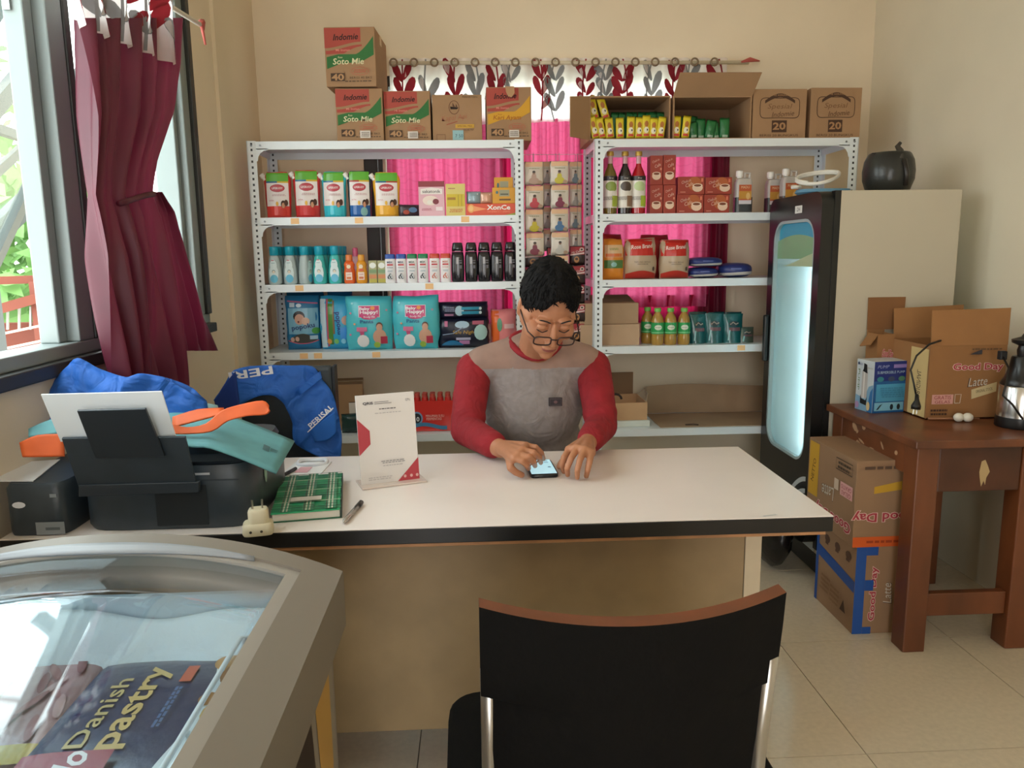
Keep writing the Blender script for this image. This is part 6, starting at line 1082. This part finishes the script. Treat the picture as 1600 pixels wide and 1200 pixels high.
for k in range(5): a = 2*PI*k/5; MB().tube([((xa+xb)/2-og.x, .1, .09), ((xa+xb)/2-og.x+.26*math.cos(a), .1+.26*math.sin(a), .04)], [.024, .016], M('#1a1a1c', .4), 8).build('base_leg', oc, smooth=True); MB().sphere(((xa+xb)/2-og.x+.26*math.cos(a), .1+.26*math.sin(a), .026), .026, M('#111', .5), 10, 7).build('caster', oc, smooth=True)
ve = empty('blue_vest', (-.6, 2.44, .8), label='royal blue work vest with white lettering hung over the office chair', cat='vest'); og = V((-.6, 2.44, .8))
vo_t = [(335, 626), (352, 598), (366, 578), (400, 571), (450, 571), (487, 572), (502, 592), (518, 612), (528, 645), (534, 690), (532, 719)]; vo_b = [(366, 640), (378, 632), (392, 624), (410, 618), (428, 619), (442, 628), (450, 642), (457, 662), (460, 690), (482, 706), (512, 719)]
o, vf = patch('vest_body', ve, vo_t, vo_b, 2.45, 2.43, BLU, og, wr=.009, sub_=4)
patch('vest_fold', ve, [(335, 626), (352, 600), (368, 580)], [(340, 650), (360, 650), (376, 645)], 2.43, 2.425, cloth('navy_fold', '#1a3c8c', .1), og, wr=.003)
patch('shoulder_strap', ve, [(462, 612), (486, 590), (500, 580)], [(468, 618), (492, 600), (503, 590)], 2.43, 2.43, BLU, og, wr=.002); patch('chest_pocket', ve, [(484, 672), (505, 656), (524, 642)], [(492, 690), (512, 688), (526, 676)], 2.425, 2.425, cloth('pocket_blue', '#2568c0', .1), og, wr=.001)
WT = M('#e8ecf2', .6); sc_ = PX(501, 652, y=2.41)-og; px2m = 2.41/1200*.985
def letter(t, cx, cy, hpx, wpx, rot, Y):
    q = PX(cx, cy, y=Y)-og; p = PR(lambda a, c_: V((q.x+a*px2m, q.y, q.z+c_*px2m)), gap=.001); p.text(t, 0, 0, hpx, WT, wd=wpx, rot=rot, bold=.02); return p
p = letter('PERISAI', 500, 652, 9.5, 46, 41, 2.422); p.line([(-21, -24), (22, 15)], 1.6, WT); p.build('lettering', ve); letter('PERI', 392, 583, 13, 70, 188, 2.433).build('lettering', ve)
# ================================================================ the man at the desk
SKIN = M('#b27a5a', .5, var=.05, scale=30, sss=.06, spec=.4); REDC = cloth('maroon_sleeve', '#8e1822', 0, .1, 20, .85, wrinkle=.5); GREY = cloth('grey_marl', '#8f8684', 0, .07, 60, .9, wrinkle=.45); YOKE = cloth('taupe_yoke', '#94786c', 0, .12, 14, .9); HAIR = M('#0a0808', .75, bump=.5, scale=90, spec=.2)
man = empty('person', (.2, 2.6, 0), label='man in grey and maroon shirt and glasses looking down at a phone', cat='person'); mo = V((.2, 2.6, 0))
def cap(b, p0, r0, p1, r1, m, n=6):
    p0, p1 = V(p0), V(p1)
    for i in range(n+1): t = i/n; b.sphere(p0.lerp(p1, t), r0+(r1-r0)*t, m, 14, 9)
    b.tube([p0, p1], [r0, r1], m, 16)
def ell(b, c, r, m, mt=None):
    vs0 = len(b.v); b.sphere((0, 0, 0), r, m, 20, 14); mt = mt or Matrix.Identity(3)
    for i in range(vs0, len(b.v)): b.v[i] = tuple(mt @ V(b.v[i])+V(c))
def remesh(b, name, vox, sm=3, smf=.5, parent=None, split=None):
    me = bpy.data.meshes.new('tmp'); me.from_pydata([tuple(V(q)-mo) for q in b.v], [], b.f)
    bm = bmesh.new(); bm.from_mesh(me); bmesh.ops.recalc_face_normals(bm, faces=bm.faces); bm.to_mesh(me); bm.free()
    o = bpy.data.objects.new(name, me); COL.objects.link(o); r = o.modifiers.new('r', 'REMESH'); r.mode = 'VOXEL'; r.voxel_size = vox; r.use_smooth_shade = True
    if sm: s = o.modifiers.new('s', 'SMOOTH'); s.iterations = sm; s.factor = smf
    dg = bpy.context.evaluated_depsgraph_get(); nm = bpy.data.meshes.new_from_object(o.evaluated_get(dg)); o.modifiers.clear(); o.data = nm; nm.name = name
    nm.materials.clear()
    for m in b.mats: nm.materials.append(m)
    for pl in nm.polygons: pl.use_smooth = True; pl.material_index = split(pl.center+mo) if split else 0
    o.parent = parent or man; return o
# joints
SLj, SRj = PX(741, 572, y=2.43), PX(926, 568, y=2.43); ELj, ERj = PX(729, 676, y=2.3), PX(940, 668, y=2.3)
ELj.z = max(ELj.z, .805); ERj.z = max(ERj.z, .81)
WLj, WRj = PX(782, 708, y=2.11), PX(918, 703, y=2.14); WLj.z = .792; WRj.z = .795
NB = PX(836, 545, y=2.44); xc = (SLj.x+SRj.x)/2; HC = PX(856, 483, y=2.2)
HM = Matrix.Rotation(RAD(10), 3, 'Z') @ Matrix.Rotation(RAD(3), 3, 'Y') @ Matrix.Rotation(RAD(36), 3, 'X')
H = lambda x, y, z: HC+HM @ V((x, y, z))
b = MB()
# head
ell(b, H(0, .012, .035), (.074, .092, .082), SKIN, HM); ell(b, H(0, -.03, -.04), (.059, .062, .075), SKIN, HM); ell(b, H(0, -.05, -.085), (.04, .042, .034), SKIN, HM); ell(b, H(0, -.078, -.103), (.02, .016, .016), SKIN, HM)
for s in (-1, 1):
    ell(b, H(s*.062, .0, -.012), (.018, .05, .045), SKIN, HM)
    ell(b, H(s*.048, -.05, -.03), (.025, .035, .03), SKIN, HM); ell(b, H(s*.033, -.078, .022), (.024, .014, .009), SKIN, HM)      # cheek, brow
    ell(b, H(s*.032, -.08, .002), (.0165, .011, .0105), SKIN, HM)                                                                # closed lid over the eye
    em = HM @ Matrix.Rotation(RAD(s*18), 3, 'Z'); ell(b, H(s*.08, .014, -.002), (.007, .019, .031), SKIN, em); ell(b, H(s*.076, .008, -.02), (.007, .01, .012), SKIN, em)
    ell(b, H(s*.012, -.1, -.042), (.009, .01, .0075), SKIN, HM)
cap(b, H(0, -.086, .012), .0075, H(0, -.107, -.034), .0115, SKIN); ell(b, H(0, -.108, -.038), (.0115, .011, .01), SKIN, HM)
ell(b, H(0, -.09, -.066), (.022, .011, .006), SKIN, HM); ell(b, H(0, -.088, -.078), (.018, .011, .0065), SKIN, HM)
# neck, trunk, arms, legs
cap(b, H(0, .03, -.06), .052, NB+V((0, .0, -.02)), .058, SKIN); ell(b, (xc, 2.47, .92), (.15, .09, .15), SKIN); ell(b, (xc, 2.53, .7), (.135, .095, .2), SKIN); ell(b, (xc, 2.6, .52), (.16, .13, .1), SKIN)
cap(b, SLj, .045, ELj, .036, SKIN); cap(b, ELj, .036, WLj, .026, SKIN); cap(b, SRj, .045, ERj, .036, SKIN); cap(b, ERj, .036, WRj, .026, SKIN); cap(b, SLj, .045, SRj, .045, SKIN, 10)
for s in (-1, 1): cap(b, (xc+s*.09, 2.58, .5), .07, (xc+s*.11, 2.2, .5), .055, SKIN); cap(b, (xc+s*.11, 2.2, .49), .05, (xc+s*.11, 2.24, .08), .036, SKIN); cap(b, (xc+s*.11, 2.26, .04), .035, (xc+s*.12, 2.1, .03), .026, SKIN)
# hands: palm plus five jointed fingers
def finger(pts, r0, r1):
    for i in range(len(pts)-1): t = i/(len(pts)-1); t2 = (i+1)/(len(pts)-1); cap(b, pts[i], r0+(r1-r0)*t, pts[i+1], r0+(r1-r0)*t2, SKIN, 4)
P3 = lambda px, py, z: PX(px, py, z=z)
def hand(w, knk, tips, mids, thumb, rk=.0088):
    for k_ in knk: cap(b, w, .021, k_, .0125, SKIN, 5)
    for a, c in zip(knk, knk[1:]): cap(b, a, .012, c, .012, SKIN, 4)
    for k_, m_, t_ in zip(knk, mids, tips):
        d1 = m_[0]; d2 = m_[1]; finger([k_, d1, d2, t_], rk+.0008, rk-.0018)
    finger(thumb, .0115, .0085)
# his right hand (left in the photo), fingertips on the screen
k1 = [P3(822, 697, .823), P3(817, 704, .823), P3(810, 710, .818), P3(803, 716, .81)]
t1 = [P3(849, 717, .7715), P3(845, 723, .7715), P3(836, 728, .7715), P3(826, 732, .7715)]
m1 = [(P3(837, 699, .822), P3(846, 708, .803)), (P3(834, 707, .82), P3(843, 715, .8)), (P3(826, 713, .815), P3(834, 721, .797)), (P3(816, 720, .805), P3(823, 727, .79))]
hand(WLj+V((.0, 0, .005)), k1, t1, m1, [WLj+V((.02, -.03, -.005)), P3(798, 731, .785), P3(806, 738, .772), P3(815, 742, .762)])
# his left hand, curled beside the phone
k2 = [P3(889, 703, .815), P3(901, 701, .822), P3(913, 703, .822), P3(924, 708, .813)]
t2 = [P3(881, 737, .7605), P3(887, 742, .7595), P3(902, 746, .7595), P3(916, 744, .7595)]
m2 = [(P3(881, 715, .803), P3(878, 727, .782)), (P3(892, 717, .808), P3(886, 732, .785)), (P3(906, 719, .806), P3(902, 735, .783)), (P3(921, 722, .8), P3(918, 735, .78))]
hand(WRj+V((0, 0, .005)), k2, t2, m2, [WRj+V((-.03, -.02, -.006)), P3(885, 716, .785), P3(878, 722, .774), P3(874, 729, .764)])
remesh(b, 'body', .0032, 2, .5)
# face details
b = MB()
for s in (-1, 1): b.tube([H(s*(.016+.032*t), -.0925+.006*abs(2*t-1)+.0045*t, -.006-.004*math.sin(PI*t)) for t in [i/8 for i in range(9)]], [.0008]+[.0016]*7+[.0008], M('#1a1010', .6), 6)
b2 = MB()
for s in (-1, 1): b2.tube([H(s*(.014+.036*t), -.0925+.014*t**2, .0245+.005*math.sin(PI*t)) for t in [i/8 for i in range(9)]], [.002]+[.0042]*6+[.003, .001], M('#1c1412', .8), 6, flat=.5)
for nm, bb_ in (('eyelashes', b), ('eyebrows', b2)):
    bb_.v = [tuple(V(q)-mo) for q in bb_.v]; bb_.build(nm, man, smooth=True)
b = MB().tube([H(.019*math.cos(RAD(a)), -.0985+.008*abs(math.cos(RAD(a)))**2, -.072+.0032*math.sin(RAD(a))) for a in range(0, 360, 20)], .0028, M('#8a4a40', .5), 6, closed=True); b.v = [tuple(V(q)-mo) for q in b.v]; b.build('lips', man, smooth=True)
# hair: thick cap with a falling fringe, shorter at the sides
def hairpt(th, ph):
    d = V((math.sin(th)*math.sin(ph), -math.sin(th)*math.cos(ph), math.cos(th)))          # ph = 0 is the face side
    k = 1+.025*noise.noise(d*5)+.012*noise.noise(d*14); vol = .016*max(0, d.z)**.7+.008*max(0, 1-abs(d.x))*max(0, d.z+.3)+.005
    return V((d.x*(.0755+vol*.9), .012+d.y*(.094+vol*.7), .035+d.z*(.084+vol*1.05)))*1.0*k
def limit(ph):   # how far down the hair comes, per bearing
    a = abs((ph+PI) % (2*PI)-PI); base = interp([(0, 56), (.25, 60), (.5, 68), (.75, 78), (1.1, 92), (1.45, 104), (1.7, 116), (2.2, 126), (3.2, 132)], a)
    fringe = 9*math.exp(-((ph+.45)/.22)**2)+11*math.exp(-((ph-.55)/.2)**2); return RAD(base+fringe)
nP, nT = 90, 26; b = MB(); vs = []
for j in range(nT+1):
    for i in range(nP): ph = -PI+2*PI*i/nP; q = hairpt(limit(ph)*j/nT, ph); vs.append(HC+HM @ q-mo)
b.add(vs, [(j*nP+i, j*nP+(i+1) % nP, (j+1)*nP+(i+1) % nP, (j+1)*nP+i) for j in range(nT) for i in range(nP)], HAIR)
# tufts that break up the outline
for k in range(420):
    ph = random.uniform(-PI, PI); th = limit(ph)*random.uniform(.03, 1.0)**.7; q = hairpt(th, ph)*.985; q2 = hairpt(min(limit(ph)*1.03, th+.28), ph+random.uniform(-.15, .25))*(1.012+.02*random.random()); m_ = (q+q2)/2*1.02
    wv = V((random.uniform(-1, 1), random.uniform(-1, 1), random.uniform(-1, 1))).normalized()*.0035; b.add([HC+HM @ x-mo for x in (q-wv, q+wv, m_+wv*.8, q2, m_-wv*.8)], [(0, 1, 2, 3, 4)], HAIR)
b.build('hair', man, smooth=True, fix=False, solid=.003)
# glasses
gl_ = empty('glasses', (0, 0, 0)); gl_.parent = man; FRM = M('#2a1512', .35); zg = -.02
for s in (-1, 1):
    lp = [(s*.034+.0245*math.copysign(abs(math.cos(a))**.5, math.cos(a)), zg+.0145*math.copysign(abs(math.sin(a))**.55, math.sin(a))) for a in [2*PI*i/28 for i in range(28)]]
    pts = [H(x, -.116+.10*max(0, abs(x)-.03), z)-mo for x, z in lp]; MB().tube(pts, .0021, FRM, 6, closed=True).build('lens_rim', gl_, smooth=True); MB().add(pts, [tuple(range(28))], glass('lens_glass%d' % s, (.97, .97, .97, 1), .02, .7)).build('lens', gl_, fix=False)
    MB().tube([H(s*.058, -.1125, zg+.009)-mo, H(s*.074, -.09, zg+.013)-mo, H(s*.081, -.02, zg+.018)-mo, H(s*.0815, .018, zg+.02)-mo], .002, FRM, 6).build('temple', gl_, smooth=True)
MB().tube([H(-.0105, -.1165, zg+.006)-mo, H(0, -.121, zg+.009)-mo, H(.0105, -.1165, zg+.006)-mo], .002, FRM, 6).build('bridge', gl_, smooth=True)
# shirt: grey body with taupe yoke, maroon sleeves and collar
b = MB(); b._m(GREY); b._m(YOKE)
ell(b, (xc, 2.465, .93), (.178, .112, .16), GREY); ell(b, (xc, 2.455, .85), (.165, .115, .17), GREY); ell(b, (xc, 2.5, .7), (.165, .125, .2), GREY); ell(b, (xc, 2.58, .54), (.175, .14, .11), GREY); cap(b, SLj+V((.02, 0, .0)), .058, SRj+V((-.02, 0, 0)), .058, GREY, 12)
cap(b, SLj+V((.03, 0, .01)), .055, NB+V((-.04, 0, .0)), .05, GREY, 8); cap(b, SRj+V((-.03, 0, .01)), .055, NB+V((.04, 0, .0)), .05, GREY, 8)
zy_ = SLj.z-.01
remesh(b, 'shirt_body', .006, 6, .5, split=lambda c: 1 if c.z > zy_+.035*math.sin(9*(c.x-xc))*0+.01-.10*max(0, .06-abs(c.x-xc)) else 0)
for nm, S_, E_, W_, in (('sleeve', SLj, ELj, WLj), ('sleeve', SRj, ERj, WRj)):
    b = MB(); b._m(REDC); cf = E_.lerp(W_, .8); cap(b, S_+V((0, 0, -.012)), .058, S_.lerp(E_, .5), .055, REDC); cap(b, S_.lerp(E_, .5), .055, E_, .05, REDC); cap(b, E_, .05, cf, .04, REDC)
    mid = S_.lerp(E_, .75); ell(b, mid+V((0, -.01, -.01)), (.055, .052, .05), REDC)
    remesh(b, nm, .005, 4, .5)
cpts = []
for i in range(32):
    a = 2*PI*i/32; cpts.append(NB+V((.078*math.cos(a), .062*math.sin(a)-.02, .028+.026*math.sin(a)-.022*max(0, -math.sin(a))**2))-mo)
MB().tube(cpts, .011, REDC, 8, closed=True, flat=.8).build('collar', man, smooth=True)
q = PX(868, 628, y=2.335); MB().box(q.x-.021-mo.x, q.x+.021-mo.x, 2.334-mo.y, 2.342-mo.y, q.z-.013, q.z+.013, M('#2a2024', .6)).build('chest_patch', man, bevel=.001)
p = PR(lambda a, c: V((q.x-mo.x+a, 2.334-mo.y, q.z+c))); p.line([(-.017, -.01), (.017, -.01), (.017, .01), (-.017, .01)], .001, '#6a5c5c', True); p.ell(0, 0, .006, .005, '#6a4a4c', 10); p.build('patch_print', man)
b = MB(); TR = M('#23252c', .85, var=.1, scale=40)
for s in (-1, 1): cap(b, (xc+s*.09, 2.58, .5), .085, (xc+s*.11, 2.2, .5), .07, TR); cap(b, (xc+s*.11, 2.2, .49), .066, (xc+s*.11, 2.24, .1), .052, TR)
ell(b, (xc, 2.6, .52), (.175, .14, .1), TR); remesh(b, 'trousers', .008, 4, .5)
stl = empty('stool', (xc, 2.62, 0), label='plain wooden stool under the man', cat='stool'); MB().lathe([(.15, .37), (.17, .375), (.17, .395), (.16, .4)], WOOD, 24).build('seat', stl, smooth=40)
for k in range(4): a = PI/4+k*PI/2; MB().tube([(.11*math.cos(a), .11*math.sin(a), .37), (.16*math.cos(a), .16*math.sin(a), 0)], .017, WOOD, 8).build('leg', stl, smooth=True)
